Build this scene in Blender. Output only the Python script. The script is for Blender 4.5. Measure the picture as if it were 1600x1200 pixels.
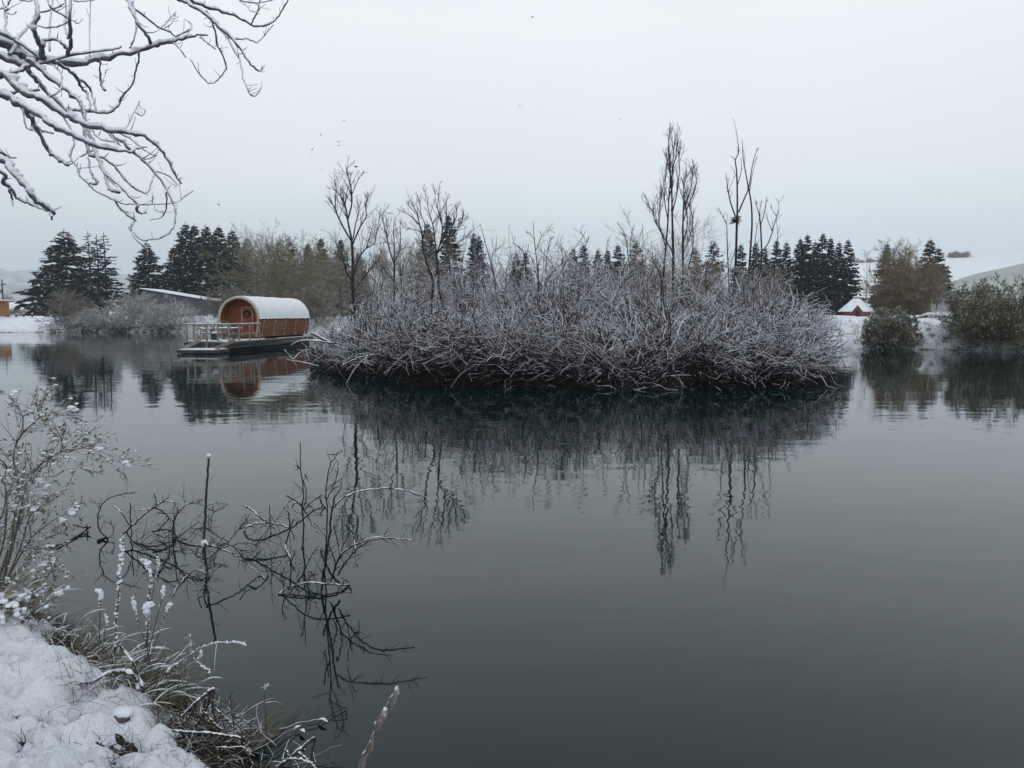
import bpy, math, random
import numpy as np
from mathutils import Vector
PI = math.pi
SC = bpy.context.scene
COL = SC.collection
for o in list(bpy.data.objects):
    bpy.data.objects.remove(o)

# ------------------------------------------------------------------ camera
H = 2.0                       # eye height above the water
F = 1200.0                    # focal length in photo pixels (1600 wide)
PITCH = math.atan(110 / F)
cam_data = bpy.data.cameras.new('camera')
cam_data.sensor_width = 36.0
cam_data.lens = 36.0 * F / 1600.0
cam_data.clip_start = 0.05
cam_data.clip_end = 12000
cam = bpy.data.objects.new('camera', cam_data)
cam.location = (0, 0, H)
cam.rotation_euler = (PI / 2 - PITCH, 0, 0)
COL.objects.link(cam)
SC.camera = cam

# ------------------------------------------------------------------ sky, sun, exposure
SUN_EL, SUN_ROT = math.radians(38), math.radians(150)
world = bpy.data.worlds.new('World')
SC.world = world
world.use_nodes = True
wn, wl = world.node_tree.nodes, world.node_tree.links
wn.clear()
w_out = wn.new('ShaderNodeOutputWorld')
w_bg = wn.new('ShaderNodeBackground')
w_bg.inputs['Strength'].default_value = 0.1
w_sky = wn.new('ShaderNodeTexSky')
w_sky.sky_type = 'NISHITA'
w_sky.sun_disc = False
w_sky.sun_elevation = SUN_EL
w_sky.sun_rotation = SUN_ROT
w_sky.air_density = 1.5
w_sky.dust_density = 3.0
w_tc = wn.new('ShaderNodeTexCoord')
w_sep = wn.new('ShaderNodeSeparateXYZ')
w_ramp = wn.new('ShaderNodeValToRGB')          # closed cloud deck: paler a little above the horizon
cr = w_ramp.color_ramp
cr.elements[0].position = 0.0
cr.elements[0].color = (0.48, 0.54, 0.59, 1)
cr.elements[1].position = 1.0
cr.elements[1].color = (0.50, 0.56, 0.61, 1)
for p_, c_ in ((0.06, (0.56, 0.615, 0.66, 1)), (0.16, (0.71, 0.755, 0.79, 1)), (0.34, (0.775, 0.81, 0.83, 1)), (0.6, (0.58, 0.635, 0.675, 1))):
    e = cr.elements.new(p_)
    e.color = c_
w_noise = wn.new('ShaderNodeTexNoise')
w_noise.inputs['Scale'].default_value = 1.6
w_noise.inputs['Detail'].default_value = 4
w_mul = wn.new('ShaderNodeMapRange')
w_mul.inputs['From Min'].default_value = 0.3
w_mul.inputs['From Max'].default_value = 0.7
w_mul.inputs['To Min'].default_value = 11.8
w_mul.inputs['To Max'].default_value = 12.6
w_sc = wn.new('ShaderNodeVectorMath')
w_sc.operation = 'SCALE'
w_mix = wn.new('ShaderNodeMix')
w_mix.data_type = 'RGBA'
w_mix.inputs[0].default_value = 0.97
wl.new(w_tc.outputs['Generated'], w_sep.inputs[0])
wl.new(w_tc.outputs['Generated'], w_noise.inputs['Vector'])
wl.new(w_sep.outputs['Z'], w_ramp.inputs['Fac'])
wl.new(w_noise.outputs['Fac'], w_mul.inputs['Value'])
wl.new(w_ramp.outputs['Color'], w_sc.inputs[0])
wl.new(w_mul.outputs['Result'], w_sc.inputs['Scale'])
wl.new(w_sky.outputs['Color'], w_mix.inputs[6])
wl.new(w_sc.outputs['Vector'], w_mix.inputs[7])
wl.new(w_mix.outputs[2], w_bg.inputs['Color'])
wl.new(w_bg.outputs['Background'], w_out.inputs['Surface'])

sun_data = bpy.data.lights.new('sun', 'SUN')
sun_data.energy = 0.5
sun_data.angle = math.radians(30)
sun_data.color = (1.0, 0.97, 0.93)
sun = bpy.data.objects.new('sun', sun_data)
sd = Vector((math.sin(SUN_ROT) * math.cos(SUN_EL), math.cos(SUN_ROT) * math.cos(SUN_EL), math.sin(SUN_EL)))
sun.rotation_euler = sd.to_track_quat('Z', 'Y').to_euler()
COL.objects.link(sun)

SC.view_settings.view_transform = 'Standard'
SC.view_settings.look = 'None'
SC.view_settings.exposure = 0.0
SC.view_settings.gamma = 1.0
SC.view_settings.use_curve_mapping = False
SC.cycles.max_bounces = 8
SC.cycles.diffuse_bounces = 3
SC.cycles.glossy_bounces = 4
SC.cycles.volume_bounces = 1

# ------------------------------------------------------------------ pixel -> place
cP, sP = math.cos(PITCH), math.sin(PITCH)
def ray(px, py):
    cx, cy = (px - 800) / F, (600 - py) / F
    return (cx, cP + cy * sP, -sP + cy * cP)
def at(px, py, Y):                       # the point seen at a pixel, Y metres ahead
    d = ray(px, py); t = Y / d[1]
    return np.array((d[0] * t, Y, H + d[2] * t))
def ground(px, py, z=0.0):
    d = ray(px, py); t = (z - H) / d[2]
    return np.array((d[0] * t, d[1] * t, z))

# ------------------------------------------------------------------ mesh helpers
def unit(v):
    return v / np.maximum(np.linalg.norm(v, axis=-1, keepdims=True), 1e-9)

class MB:
    def __init__(self):
        self.V, self.Fc, self.M, self.n = [], [], [], 0
    def add(self, V, Fa, mat=0):
        V = np.asarray(V, float).reshape(-1, 3); Fa = np.asarray(Fa, int)
        self.V.append(V); self.Fc.append(Fa + self.n); self.M.append(np.full(len(Fa), mat, int)); self.n += len(V)
        return self
    def tubes(self, P, R, k=4, mat=0):
        N, n, _ = P.shape
        T = unit(np.gradient(P, axis=1))
        m = np.abs(unit(P[:, -1] - P[:, 0] + 1e-9))
        ref = np.eye(3)[np.argmin(m, axis=1)][:, None, :]
        A = unit(np.cross(T, ref)); B = np.cross(T, A)
        a = np.arange(k) * 2 * PI / k
        ring = P[:, :, None, :] + R[:, :, None, None] * (np.cos(a)[None, None, :, None] * A[:, :, None, :] + np.sin(a)[None, None, :, None] * B[:, :, None, :])
        idx = np.arange(N * n * k).reshape(N, n, k)
        i0, i1 = idx[:, :-1], idx[:, 1:]
        q = np.stack([i0, np.roll(i0, -1, 2), np.roll(i1, -1, 2), i1], -1).reshape(-1, 4)
        return self.add(ring, q, mat)
    def tube(self, pts, r, k=6, mat=0, cap=True):
        P = np.array(pts, float); n = len(P)
        R = np.full(n, r, float) if np.isscalar(r) else np.array(r, float)
        if cap:
            e0 = P[0] + (P[0] - P[1]) * 1e-3; e1 = P[-1] + (P[-1] - P[-2]) * 1e-3
            P = np.vstack([e0, P, e1]); R = np.concatenate([[1e-4], R, [1e-4]])
        return self.tubes(P[None], R[None], k, mat)
    def quads(self, Q, mat=0):
        Q = np.asarray(Q, float).reshape(-1, 4, 3)
        return self.add(Q, np.arange(len(Q) * 4).reshape(-1, 4), mat)
    def tris(self, Q, mat=0):
        Q = np.asarray(Q, float).reshape(-1, 3, 3)
        return self.add(Q, np.arange(len(Q) * 3).reshape(-1, 3), mat)
    def box(self, c, s, mat=0, ax=None):
        c = np.array(c, float); s = np.array(s, float) / 2
        ax = np.eye(3) if ax is None else np.array(ax, float)
        sg = np.array([(x, y, z) for x in (-1, 1) for y in (-1, 1) for z in (-1, 1)], float)
        V = c + (sg * s) @ ax
        return self.add(V, [(0, 1, 3, 2), (4, 6, 7, 5), (0, 4, 5, 1), (2, 3, 7, 6), (0, 2, 6, 4), (1, 5, 7, 3)], mat)
    def beam(self, a, b, w, h, mat=0):         # squared timber from a to b
        a, b = np.array(a, float), np.array(b, float)
        d = b - a; L = np.linalg.norm(d); d /= L
        side = np.cross(d, (0, 0, 1)); 
        side = np.array((1.0, 0, 0)) if np.linalg.norm(side) < 1e-3 else side / np.linalg.norm(side)
        return self.box((a + b) / 2, (L, w, h), mat, [d, side, np.cross(side, d)])
    def grid(self, X, Y, Z, mat=0):
        V = np.stack([X, Y, Z], -1); a, b = X.shape
        i = np.arange(a * b).reshape(a, b)
        q = np.stack([i[:-1, :-1], i[1:, :-1], i[1:, 1:], i[:-1, 1:]], -1).reshape(-1, 4)
        return self.add(V, q, mat)
    def blob(self, c, r, rg, sq=(1, 1, .75), mat=0, nu=8, nv=5, j=.15):
        u = np.arange(nu) * 2 * PI / nu
        v = np.linspace(-PI / 2 * .98, PI / 2 * .98, nv)
        U, W = np.meshgrid(u, v, indexing='ij')
        rr = r * (1 + rg.uniform(-j, j, U.shape))
        X = rr * np.cos(W) * np.cos(U) * sq[0]; Y = rr * np.cos(W) * np.sin(U) * sq[1]; Z = rr * np.sin(W) * sq[2]
        V = np.stack([X, Y, Z], -1) + np.array(c)
        i = np.arange(nu * nv).reshape(nu, nv); ii = np.roll(i, -1, 0)
        q = np.stack([i[:, :-1], ii[:, :-1], ii[:, 1:], i[:, 1:]], -1).reshape(-1, 4)
        self.add(V, q, mat)
        return self
    def mesh(self, name, mats, smooth=True):
        me = bpy.data.meshes.new(name)
        V = np.concatenate(self.V)
        me.vertices.add(len(V)); me.vertices.foreach_set('co', V.astype(np.float32).ravel())
        ls = np.concatenate([f.ravel() for f in self.Fc])
        tot = np.concatenate([np.full(len(f), f.shape[1]) for f in self.Fc])
        st = np.concatenate([[0], np.cumsum(tot)[:-1]])
        me.loops.add(len(ls)); me.loops.foreach_set('vertex_index', ls.astype(np.int32))
        me.polygons.add(len(tot))
        me.polygons.foreach_set('loop_start', st.astype(np.int32))
        me.polygons.foreach_set('loop_total', tot.astype(np.int32))
        for m in (mats if isinstance(mats, (list, tuple)) else [mats]):
            me.materials.append(m)
        me.polygons.foreach_set('material_index', np.concatenate(self.M).astype(np.int32))
        me.polygons.foreach_set('use_smooth', np.full(len(tot), smooth))
        me.update(calc_edges=True)
        me.validate()
        return me
    def build(self, name, mats, parent=None, smooth=True):
        o = bpy.data.objects.new(name, self.mesh(name, mats, smooth))
        COL.objects.link(o)
        if parent is not None:
            o.parent = parent
        return o

def tag(o, label=None, cat=None, group=None, kind=None):
    if label: o['label'] = label
    if cat: o['category'] = cat
    if group: o['group'] = group
    if kind: o['kind'] = kind
    return o
def thing(name, loc, label, cat, group=None, rz=0.0):
    o = bpy.data.objects.new(name, None)
    o.empty_display_size = .2
    o.location = tuple(loc); o.rotation_euler = (0, 0, rz)
    COL.objects.link(o)
    return tag(o, label, cat, group)
def copy_tree(o, parent=None):
    c = o.copy(); COL.objects.link(c)
    if parent is not None: c.parent = parent
    for ch in list(o.children):
        copy_tree(ch, c)
    return c

# ------------------------------------------------------------------ growth helpers (many twigs at once)
def grow(p, d, L, r0, r1, n, wig, trop, rg):
    N = len(p)
    P = np.zeros((N, n, 3)); P[:, 0] = p
    dd = unit(d); st = (np.asarray(L) / (n - 1))[:, None]
    trop = np.asarray(trop, float)
    for i in range(1, n):
        dd = unit(dd + wig * rg.normal(size=(N, 3)) + trop)
        P[:, i] = P[:, i - 1] + dd * st
    t = np.linspace(0, 1, n)[None]
    return P, np.asarray(r0)[:, None] * (1 - t) + np.asarray(r1)[:, None] * t
def kids(P, R, m, t0, t1, a0, a1, lf, rf, rg, up=0.0):
    N, n, _ = P.shape
    idx = np.repeat(np.arange(N), m)
    t = rg.uniform(t0, t1, N * m); f = t * (n - 1); i = np.minimum(f.astype(int), n - 2); w = (f - i)[:, None]
    pos = P[idx, i] * (1 - w) + P[idx, i + 1] * w
    T = unit(P[idx, i + 1] - P[idx, i])
    rad = R[idx, i] * (1 - w[:, 0]) + R[idx, i + 1] * w[:, 0]
    plen = np.linalg.norm(np.diff(P, axis=1), axis=-1).sum(1)
    perp = unit(np.cross(T, rg.normal(size=(N * m, 3))))
    a = rg.uniform(a0, a1, N * m)[:, None]
    d = unit(np.cos(a) * T + np.sin(a) * perp + np.array((0, 0, up)))
    L = plen[idx] * lf * (1 - .55 * t) * rg.uniform(.55, 1.25, N * m)
    return pos, d, L, rad * rf
def spline(pts, n):                     # Catmull-Rom through traced points
    p = np.array(pts, float)
    if len(p) == 2:
        t = np.linspace(0, 1, n)[:, None]
        return p[0] * (1 - t) + p[1] * t
    e = np.vstack([2 * p[0] - p[1], p, 2 * p[-1] - p[-2]])
    m = len(p) - 1
    out = []
    for s in np.linspace(0, m - 1e-6, n):
        i = int(s); t = s - i
        a, b, c, d = e[i], e[i + 1], e[i + 2], e[i + 3]
        out.append(.5 * (2 * b + (c - a) * t + (2 * a - 5 * b + 4 * c - d) * t * t + (3 * b - a - 3 * c + d) * t ** 3))
    return np.array(out)
def wave_noise(rg, scale, nw=14):       # smooth 2-D noise from summed waves
    k = unit(rg.normal(size=(nw, 2))) * rg.uniform(.5, 1.8, (nw, 1)) * 2 * PI / scale
    ph = rg.uniform(0, 2 * PI, nw)
    def f(x, y):
        s = 0
        for i in range(nw):
            s = s + np.sin(k[i, 0] * x + k[i, 1] * y + ph[i])
        return s / math.sqrt(nw / 2)
    return f
def snow_cap(mb, P, R, rg, amt=1.0, mat=0, k=6, steep=.35):
    """snow lying along a branch: a lumpy roll sitting on its upper side"""
    n = len(P)
    T = unit(np.gradient(P, axis=0))
    hz = np.sqrt(np.clip(1 - T[:, 2] ** 2, 0, 1))
    hz = np.clip((hz - steep) / (1 - steep), 0, 1)
    lump = np.interp(np.arange(n), np.arange(0, n + 3, 1.5), rg.uniform(.25, 1.4, len(np.arange(0, n + 3, 1.5))))
    rs = R * amt * hz * lump
    rs[0] *= .3; rs[-1] *= .3
    rs = np.maximum(rs, 1e-5)
    side = unit(np.cross(T, np.tile((0., 0, 1), (n, 1))) + 1e-9)
    upv = unit(np.cross(side, T)); upv *= np.sign(upv[:, 2:3] + 1e-9)
    C = P + upv * (R * .55 + rs * .12)[:, None]
    C[rs < R * .15] -= upv[rs < R * .15] * (R[rs < R * .15] * .6)[:, None]
    mb.tubes(C[None], rs[None], k, mat)

# ------------------------------------------------------------------ materials
def new_mat(name):
    m = bpy.data.materials.new(name); m.use_nodes = True
    nt = m.node_tree
    return m, nt.nodes, nt.links, nt.nodes['Principled BSDF']
def noise_col(nd, ln, c1, c2, scale, detail=4, coord='Object', lo=.35, hi=.65, stretch=None):
    tc = nd.new('ShaderNodeTexCoord')
    no = nd.new('ShaderNodeTexNoise'); no.inputs['Scale'].default_value = scale; no.inputs['Detail'].default_value = detail
    src = tc.outputs[coord]
    if stretch:
        mp = nd.new('ShaderNodeMapping'); mp.inputs['Scale'].default_value = stretch
        ln.new(src, mp.inputs['Vector']); src = mp.outputs['Vector']
    ln.new(src, no.inputs['Vector'])
    rp = nd.new('ShaderNodeValToRGB')
    rp.color_ramp.elements[0].position = lo; rp.color_ramp.elements[0].color = (*c1, 1)
    rp.color_ramp.elements[1].position = hi; rp.color_ramp.elements[1].color = (*c2, 1)
    ln.new(no.outputs['Fac'], rp.inputs['Fac'])
    return rp.outputs['Color'], no
SNOW = (0.78, 0.81, 0.86)
def mat_plain(name, c1, c2, scale=8, rough=.8, bump=0.0, stretch=None, coord='Object', spec=.3, lo=.35, hi=.65):
    m, nd, ln, b = new_mat(name)
    c, no = noise_col(nd, ln, c1, c2, scale, coord=coord, stretch=stretch, lo=lo, hi=hi)
    ln.new(c, b.inputs['Base Color'])
    b.inputs['Roughness'].default_value = rough
    b.inputs['Specular IOR Level'].default_value = spec
    if bump:
        bp = nd.new('ShaderNodeBump'); bp.inputs['Strength'].default_value = bump; bp.inputs['Distance'].default_value = .02
        ln.new(no.outputs['Fac'], bp.inputs['Height']); ln.new(bp.outputs['Normal'], b.inputs['Normal'])
    return m
def mat_snowy(name, c1, c2, lo, hi, scale=6, nscale=9, namt=.6, rough=.85, snow=SNOW):
    """bark or twig with snow lying on what faces up"""
    m, nd, ln, b = new_mat(name)
    c, _ = noise_col(nd, ln, c1, c2, scale)
    g = nd.new('ShaderNodeNewGeometry'); s = nd.new('ShaderNodeSeparateXYZ')
    ln.new(g.outputs['Normal'], s.inputs[0])
    tc = nd.new('ShaderNodeTexCoord'); n2 = nd.new('ShaderNodeTexNoise'); n2.inputs['Scale'].default_value = nscale; n2.inputs['Detail'].default_value = 3
    ln.new(tc.outputs['Object'], n2.inputs['Vector'])
    a = nd.new('ShaderNodeMath'); a.operation = 'MULTIPLY_ADD'; a.inputs[1].default_value = namt; a.inputs[2].default_value = -namt * .5
    ln.new(n2.outputs['Fac'], a.inputs[0])
    ad = nd.new('ShaderNodeMath'); ad.operation = 'ADD'
    ln.new(s.outputs['Z'], ad.inputs[0]); ln.new(a.outputs[0], ad.inputs[1])
    mr = nd.new('ShaderNodeMapRange'); mr.inputs['From Min'].default_value = lo; mr.inputs['From Max'].default_value = hi
    ln.new(ad.outputs[0], mr.inputs['Value'])
    mx = nd.new('ShaderNodeMix'); mx.data_type = 'RGBA'
    ln.new(mr.outputs['Result'], mx.inputs[0]); ln.new(c, mx.inputs[6]); mx.inputs[7].default_value = (*snow, 1)
    ln.new(mx.outputs[2], b.inputs['Base Color'])
    b.inputs['Roughness'].default_value = rough; b.inputs['Specular IOR Level'].default_value = .2
    return m
def mat_snow(name, bump_scale=18, bump=.25, c1=(.74, .77, .84), c2=(.84, .86, .90)):
    m, nd, ln, b = new_mat(name)
    c, _ = noise_col(nd, ln, c1, c2, 2.0)
    ln.new(c, b.inputs['Base Color'])
    b.inputs['Roughness'].default_value = .75; b.inputs['Specular IOR Level'].default_value = .25
    tc = nd.new('ShaderNodeTexCoord')
    n1 = nd.new('ShaderNodeTexNoise'); n1.inputs['Scale'].default_value = bump_scale; n1.inputs['Detail'].default_value = 6
    ln.new(tc.outputs['Object'], n1.inputs['Vector'])
    bp = nd.new('ShaderNodeBump'); bp.inputs['Strength'].default_value = bump; bp.inputs['Distance'].default_value = .03
    ln.new(n1.outputs['Fac'], bp.inputs['Height']); ln.new(bp.outputs['Normal'], b.inputs['Normal'])
    return m
M = {}
M['snow'] = mat_snow('snow')
M['snow_soft'] = mat_snow('snow_on_branches', 40, .35)
M['bank_snow'] = mat_snow('bank_snow', 55, .8, (.70, .73, .79), (.79, .81, .86))
M['roof_snow'] = mat_snow('roof_snow', 6, .12, (.80, .83, .87), (.86, .88, .91))
M['bark'] = mat_snowy('snowy_bark', (.035, .030, .032), (.085, .075, .075), .25, .7, scale=14, nscale=10, namt=.7)
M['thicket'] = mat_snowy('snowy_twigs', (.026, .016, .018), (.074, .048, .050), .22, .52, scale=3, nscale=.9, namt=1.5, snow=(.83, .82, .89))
M['thicket_bare'] = mat_plain('bare_dark_twigs', (.010, .007, .008), (.032, .024, .024), 3, .7)  # snow-free, darker twigs for the low parts of thicket and shrubs
M['deadwood'] = mat_snowy('dead_wood', (.022, .018, .022), (.05, .042, .046), .45, .85, scale=6, nscale=3, namt=.7)
M['wet_twig'] = mat_plain('wet_twig', (.008, .007, .008), (.028, .024, .024), 20, .6)
M['grey_twig'] = mat_snowy('grey_twigs', (.17, .152, .14), (.30, .275, .25), -.1, .55, scale=2, nscale=1.5, namt=.8, snow=(.74, .75, .77))
M['olive_twig'] = mat_snowy('olive_twigs', (.125, .108, .062), (.22, .19, .11), .62, 1.05, scale=2, nscale=1.5, namt=.8, snow=(.66, .68, .68))
M['rust_twig'] = mat_snowy('rust_twigs', (.115, .078, .035), (.20, .135, .062), .6, 1.0, scale=1.5, nscale=1.5, namt=.7, snow=(.62, .62, .62))
M['brown_twig'] = mat_snowy('brown_twigs', (.13, .10, .075), (.22, .175, .13), .42, .9, scale=1.5, nscale=1.2, namt=.8, snow=(.66, .67, .7))
M['needle'] = mat_plain('needles', (.005, .015, .018), (.014, .030, .033), 1.2, .8)
M['needle_brown'] = mat_plain('brown_needles', (.045, .035, .018), (.085, .058, .028), 1.2, .8)
M['needle_snow'] = mat_plain('needle_snow', (.36, .41, .46), (.62, .67, .72), .9, .8)
M['olive_leaf'] = mat_plain('olive_leaves', (.125, .108, .055), (.225, .19, .105), 1.0, .8)
M['trunk'] = mat_plain('conifer_trunk', (.025, .020, .018), (.05, .04, .035), 4, .9)

M['grass_green'] = mat_plain('old_grass', (.060, .062, .028), (.125, .118, .062), 9, .8)
M['grass_straw'] = mat_plain('straw_grass', (.10, .082, .055), (.20, .168, .12), 9, .8)

# ------------------------------------------------------------------ THE SETTING: pond, land, banks, hills
# water: one sheet under everything, ripples as fine relief
m, nd, ln, b = new_mat('pond_water')
c, _ = noise_col(nd, ln, (.0004, .0125, .0140), (.0014, .0155, .0165), .08, 3)
ln.new(c, b.inputs['Base Color'])
b.inputs['Roughness'].default_value = .025
b.inputs['IOR'].default_value = 1.333
tc = nd.new('ShaderNodeTexCoord')
def rip(scale, sx, sy, det):
    mp = nd.new('ShaderNodeMapping'); mp.inputs['Scale'].default_value = (sx, sy, 1)
    ln.new(tc.outputs['Object'], mp.inputs['Vector'])
    n = nd.new('ShaderNodeTexNoise'); n.inputs['Scale'].default_value = scale; n.inputs['Detail'].default_value = det
    ln.new(mp.outputs['Vector'], n.inputs['Vector'])
    return n.outputs['Fac']
b1 = nd.new('ShaderNodeBump'); b1.inputs['Strength'].default_value = 1.0; b1.inputs['Distance'].default_value = .0032
ln.new(rip(2.6, .55, 1.0, 2), b1.inputs['Height'])
b2 = nd.new('ShaderNodeBump'); b2.inputs['Strength'].default_value = 1.0; b2.inputs['Distance'].default_value = .006
ln.new(rip(.7, .4, 1.0, 1), b2.inputs['Height'])
ln.new(b1.outputs['Normal'], b2.inputs['Normal'])
pm_ = nd.new('ShaderNodeMapRange'); pm_.inputs['From Min'].default_value = .38; pm_.inputs['From Max'].default_value = .62; pm_.inputs['To Min'].default_value = .55; pm_.inputs['To Max'].default_value = 1.5
ln.new(rip(.09, .5, 1.0, 3), pm_.inputs['Value']); ln.new(pm_.outputs['Result'], b1.inputs['Strength'])
ln.new(b2.outputs['Normal'], b.inputs['Normal'])
M['water'] = m
gx, gy = np.meshgrid(np.linspace(-110, 70, 10), np.linspace(-20, 110, 8), indexing='ij')
tag(MB().grid(gx, gy, gx * 0).build('pond_water', M['water']), kind='structure')

# land round the pond
m, nd, ln, b = new_mat('snowy_land')
c, _ = noise_col(nd, ln, (.72, .75, .81), (.82, .84, .88), .6)
g = nd.new('ShaderNodeNewGeometry'); s = nd.new('ShaderNodeSeparateXYZ'); ln.new(g.outputs['Position'], s.inputs[0])
n2 = nd.new('ShaderNodeTexNoise'); n2.inputs['Scale'].default_value = 1.1; n2.inputs['Detail'].default_value = 8
ln.new(g.outputs['Position'], n2.inputs['Vector'])
ad = nd.new('ShaderNodeMath'); ad.operation = 'MULTIPLY_ADD'; ad.inputs[1].default_value = .5; ad.inputs[2].default_value = -.25
ln.new(n2.outputs['Fac'], ad.inputs[0])
a2 = nd.new('ShaderNodeMath'); a2.operation = 'ADD'; ln.new(s.outputs['Z'], a2.inputs[0]); ln.new(ad.outputs[0], a2.inputs[1])
mr = nd.new('ShaderNodeMapRange'); mr.inputs['From Min'].default_value = -.08; mr.inputs['From Max'].default_value = .05
ln.new(a2.outputs[0], mr.inputs['Value'])
mx = nd.new('ShaderNodeMix'); mx.data_type = 'RGBA'; mx.inputs[6].default_value = (.035, .03, .025, 1)
ln.new(mr.outputs['Result'], mx.inputs[0]); ln.new(c, mx.inputs[7]); ln.new(mx.outputs[2], b.inputs['Base Color'])
b.inputs['Roughness'].default_value = .85
M['land'] = m
SHORE_NEAR = np.array([(-16, 12.5), (-9, 10), (-5.4, 6.9), (-3.75, 5.35), (-2.5, 4.4), (-1.75, 3.8), (-1.2, 3.25), (-.6, 2.5), (.3, 1.7), (2, 1.0), (6, .5), (15, -.5)])
outline = [(27.6, 41.4, 1.5), (20, 43.6, 1.5), (12, 55, 1.5), (2, 62, 1.5), (-8, 66, 1.5), (-16, 70, 1.5), (-25, 76, 1.5), (-34.5, 82, 1.45),
           (-45, 83, 1.45), (-55, 82, 1.45), (-75, 80, 1.45), (-85, 60, 1), (-70, 35, .6), (-40, 19, .3)]
outline += [(x, y, .12) for x, y in SHORE_NEAR] + [(30, 6, .6), (38, 22, 1.2), (34, 36, 1.5)]
pts = np.array(outline + [outline[0]], float)
seg = np.concatenate([[0], np.cumsum(np.linalg.norm(np.diff(pts[:, :2], axis=0), axis=1))])
sN = 1500
sv = np.linspace(0, seg[-1], sN, endpoint=False)
ol = np.stack([np.interp(sv, seg, pts[:, i]) for i in range(3)], -1)
rg = np.random.default_rng(3)
cen = np.array((-8, 42.0))
dirv = unit(ol[:, :2] - cen)
offs = [-2.5, -.4, 0, .35, .9, 1.8, 3, 4.5, 7, 11, 17, 26, 40, 70, 130, 260, 600, 1400, 2600]
prof = [-1.0, -.5, -.08, .16, .36, .6, .78, .9, .98, 1.0, 1.01, 1.02, 1.03, 1.06, 1.15, 1.3, 1.7, 2.2, 3.0]
wn1 = wave_noise(rg, 3.0); wn2 = wave_noise(rg, 1.1); wn3 = wave_noise(rg, 22)
LX, LY, LZ = [], [], []
for of, pr in zip(offs, prof):
    jit = (np.convolve(rg.normal(size=sN), np.ones(3) / 3, 'same') * .25 if 0 <= of < 3 else np.zeros(sN)) * np.where(ol[:, 2] > .5, 1, .2)
    x = ol[:, 0] + dirv[:, 0] * (of + jit); y = ol[:, 1] + dirv[:, 1] * (of + jit)
    fade = np.clip(of / 2, 0, 1) * np.clip(ol[:, 2], 0, 1) ** 2
    z = pr * ol[:, 2] + fade * (.10 * wn1(x, y) + .05 * wn2(x, y) + (.12 * wn3(x, y) if of > 8 else 0)) if pr > 0 else np.full(sN, pr * 1.0)
    LX.append(np.append(x, x[0])); LY.append(np.append(y, y[0])); LZ.append(np.append(z, z[0]))
tag(MB().grid(np.array(LX).T, np.array(LY).T, np.array(LZ).T).build('snowy_ground', M['land']), kind='structure')

# island: a low earth hump with patchy snow
M['earth'] = mat_snowy('island_earth', (.008, .007, .0065), (.02, .016, .014), 1.15, 1.3, nscale=1.2, namt=.5)
IC, IA, IB = np.array((1.6, 30.0)), 9.3, 9.6
th = np.linspace(0, 2 * PI, 97)
rr = np.linspace(0, 1.12, 26)
TH, RR = np.meshgrid(th, rr, indexing='ij')
wob = 1 + .05 * np.sin(3 * TH + 1) + .04 * np.sin(7 * TH)
ix = IC[0] + IA * RR * np.cos(TH) * wob; iy = IC[1] + IB * RR * np.sin(TH) * wob
iz = .45 * (1 - RR ** 2) ** 1 + .04 * wn2(ix, iy) * (RR < 1)
tag(MB().grid(ix, iy, iz).build('island_ground', M['earth']), kind='structure')

# hills
M['hill_snow'] = mat_plain('snow_field', (.78, .80, .83), (.87, .88, .90), .012, .9, coord='Object')
M['hill_wood'] = mat_plain('wooded_hill', (.26, .29, .31), (.48, .51, .53), .02, .9, coord='Object')  # snowy wood, paled further: some distance haze is put into this colour
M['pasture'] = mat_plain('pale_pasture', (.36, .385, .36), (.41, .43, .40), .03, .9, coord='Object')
def hill(name, ridge, Y, foot, back, mat, amp=1.0, n=80):
    r = spline([at(px, py, Y) for px, py in ridge], n)
    hg = np.random.default_rng(len(name)); w = wave_noise(hg, 60)
    rows = []
    for k, (yy, fz) in enumerate([(foot, 0), (foot + (Y - foot) * .3, .16), (foot + (Y - foot) * .6, .5), (foot + (Y - foot) * .85, .87), (Y, 1.0), (Y + (back - Y) * .4, .85), (back, 0)]):
        q = r.copy(); sc = yy / Y
        q[:, 0] = r[:, 0] * (1 + (sc - 1) * .6); q[:, 1] = yy
        q[:, 2] = 1.0 + (r[:, 2] - 1.0) * fz + w(q[:, 0], q[:, 1]) * amp * fz
        rows.append(q)
    q = np.array(rows).transpose(1, 0, 2)
    return tag(MB().grid(q[..., 0], q[..., 1], q[..., 2]).build(name, mat), kind='structure')
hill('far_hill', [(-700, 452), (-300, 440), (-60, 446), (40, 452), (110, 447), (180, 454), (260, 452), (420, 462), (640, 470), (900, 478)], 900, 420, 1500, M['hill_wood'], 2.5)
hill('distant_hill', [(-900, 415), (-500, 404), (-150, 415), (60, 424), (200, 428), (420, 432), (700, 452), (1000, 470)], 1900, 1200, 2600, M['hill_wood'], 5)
hill('snowy_field', [(-500, 472), (-200, 471), (0, 473), (80, 474), (200, 476), (400, 482), (560, 487)], 260, 170, 340, M['hill_snow'], .15)
hill('snowy_hill', [(1020, 470), (1150, 432), (1240, 416), (1345, 410), (1480, 403), (1600, 394), (1750, 388), (1950, 385), (2300, 395)], 460, 230, 800, M['hill_snow'], .3)
hill('pasture_slope', [(1440, 462), (1490, 440), (1525, 428), (1600, 411), (1700, 388), (1850, 372), (2050, 376)], 300, 190, 420, M['pasture'], .05)

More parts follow.
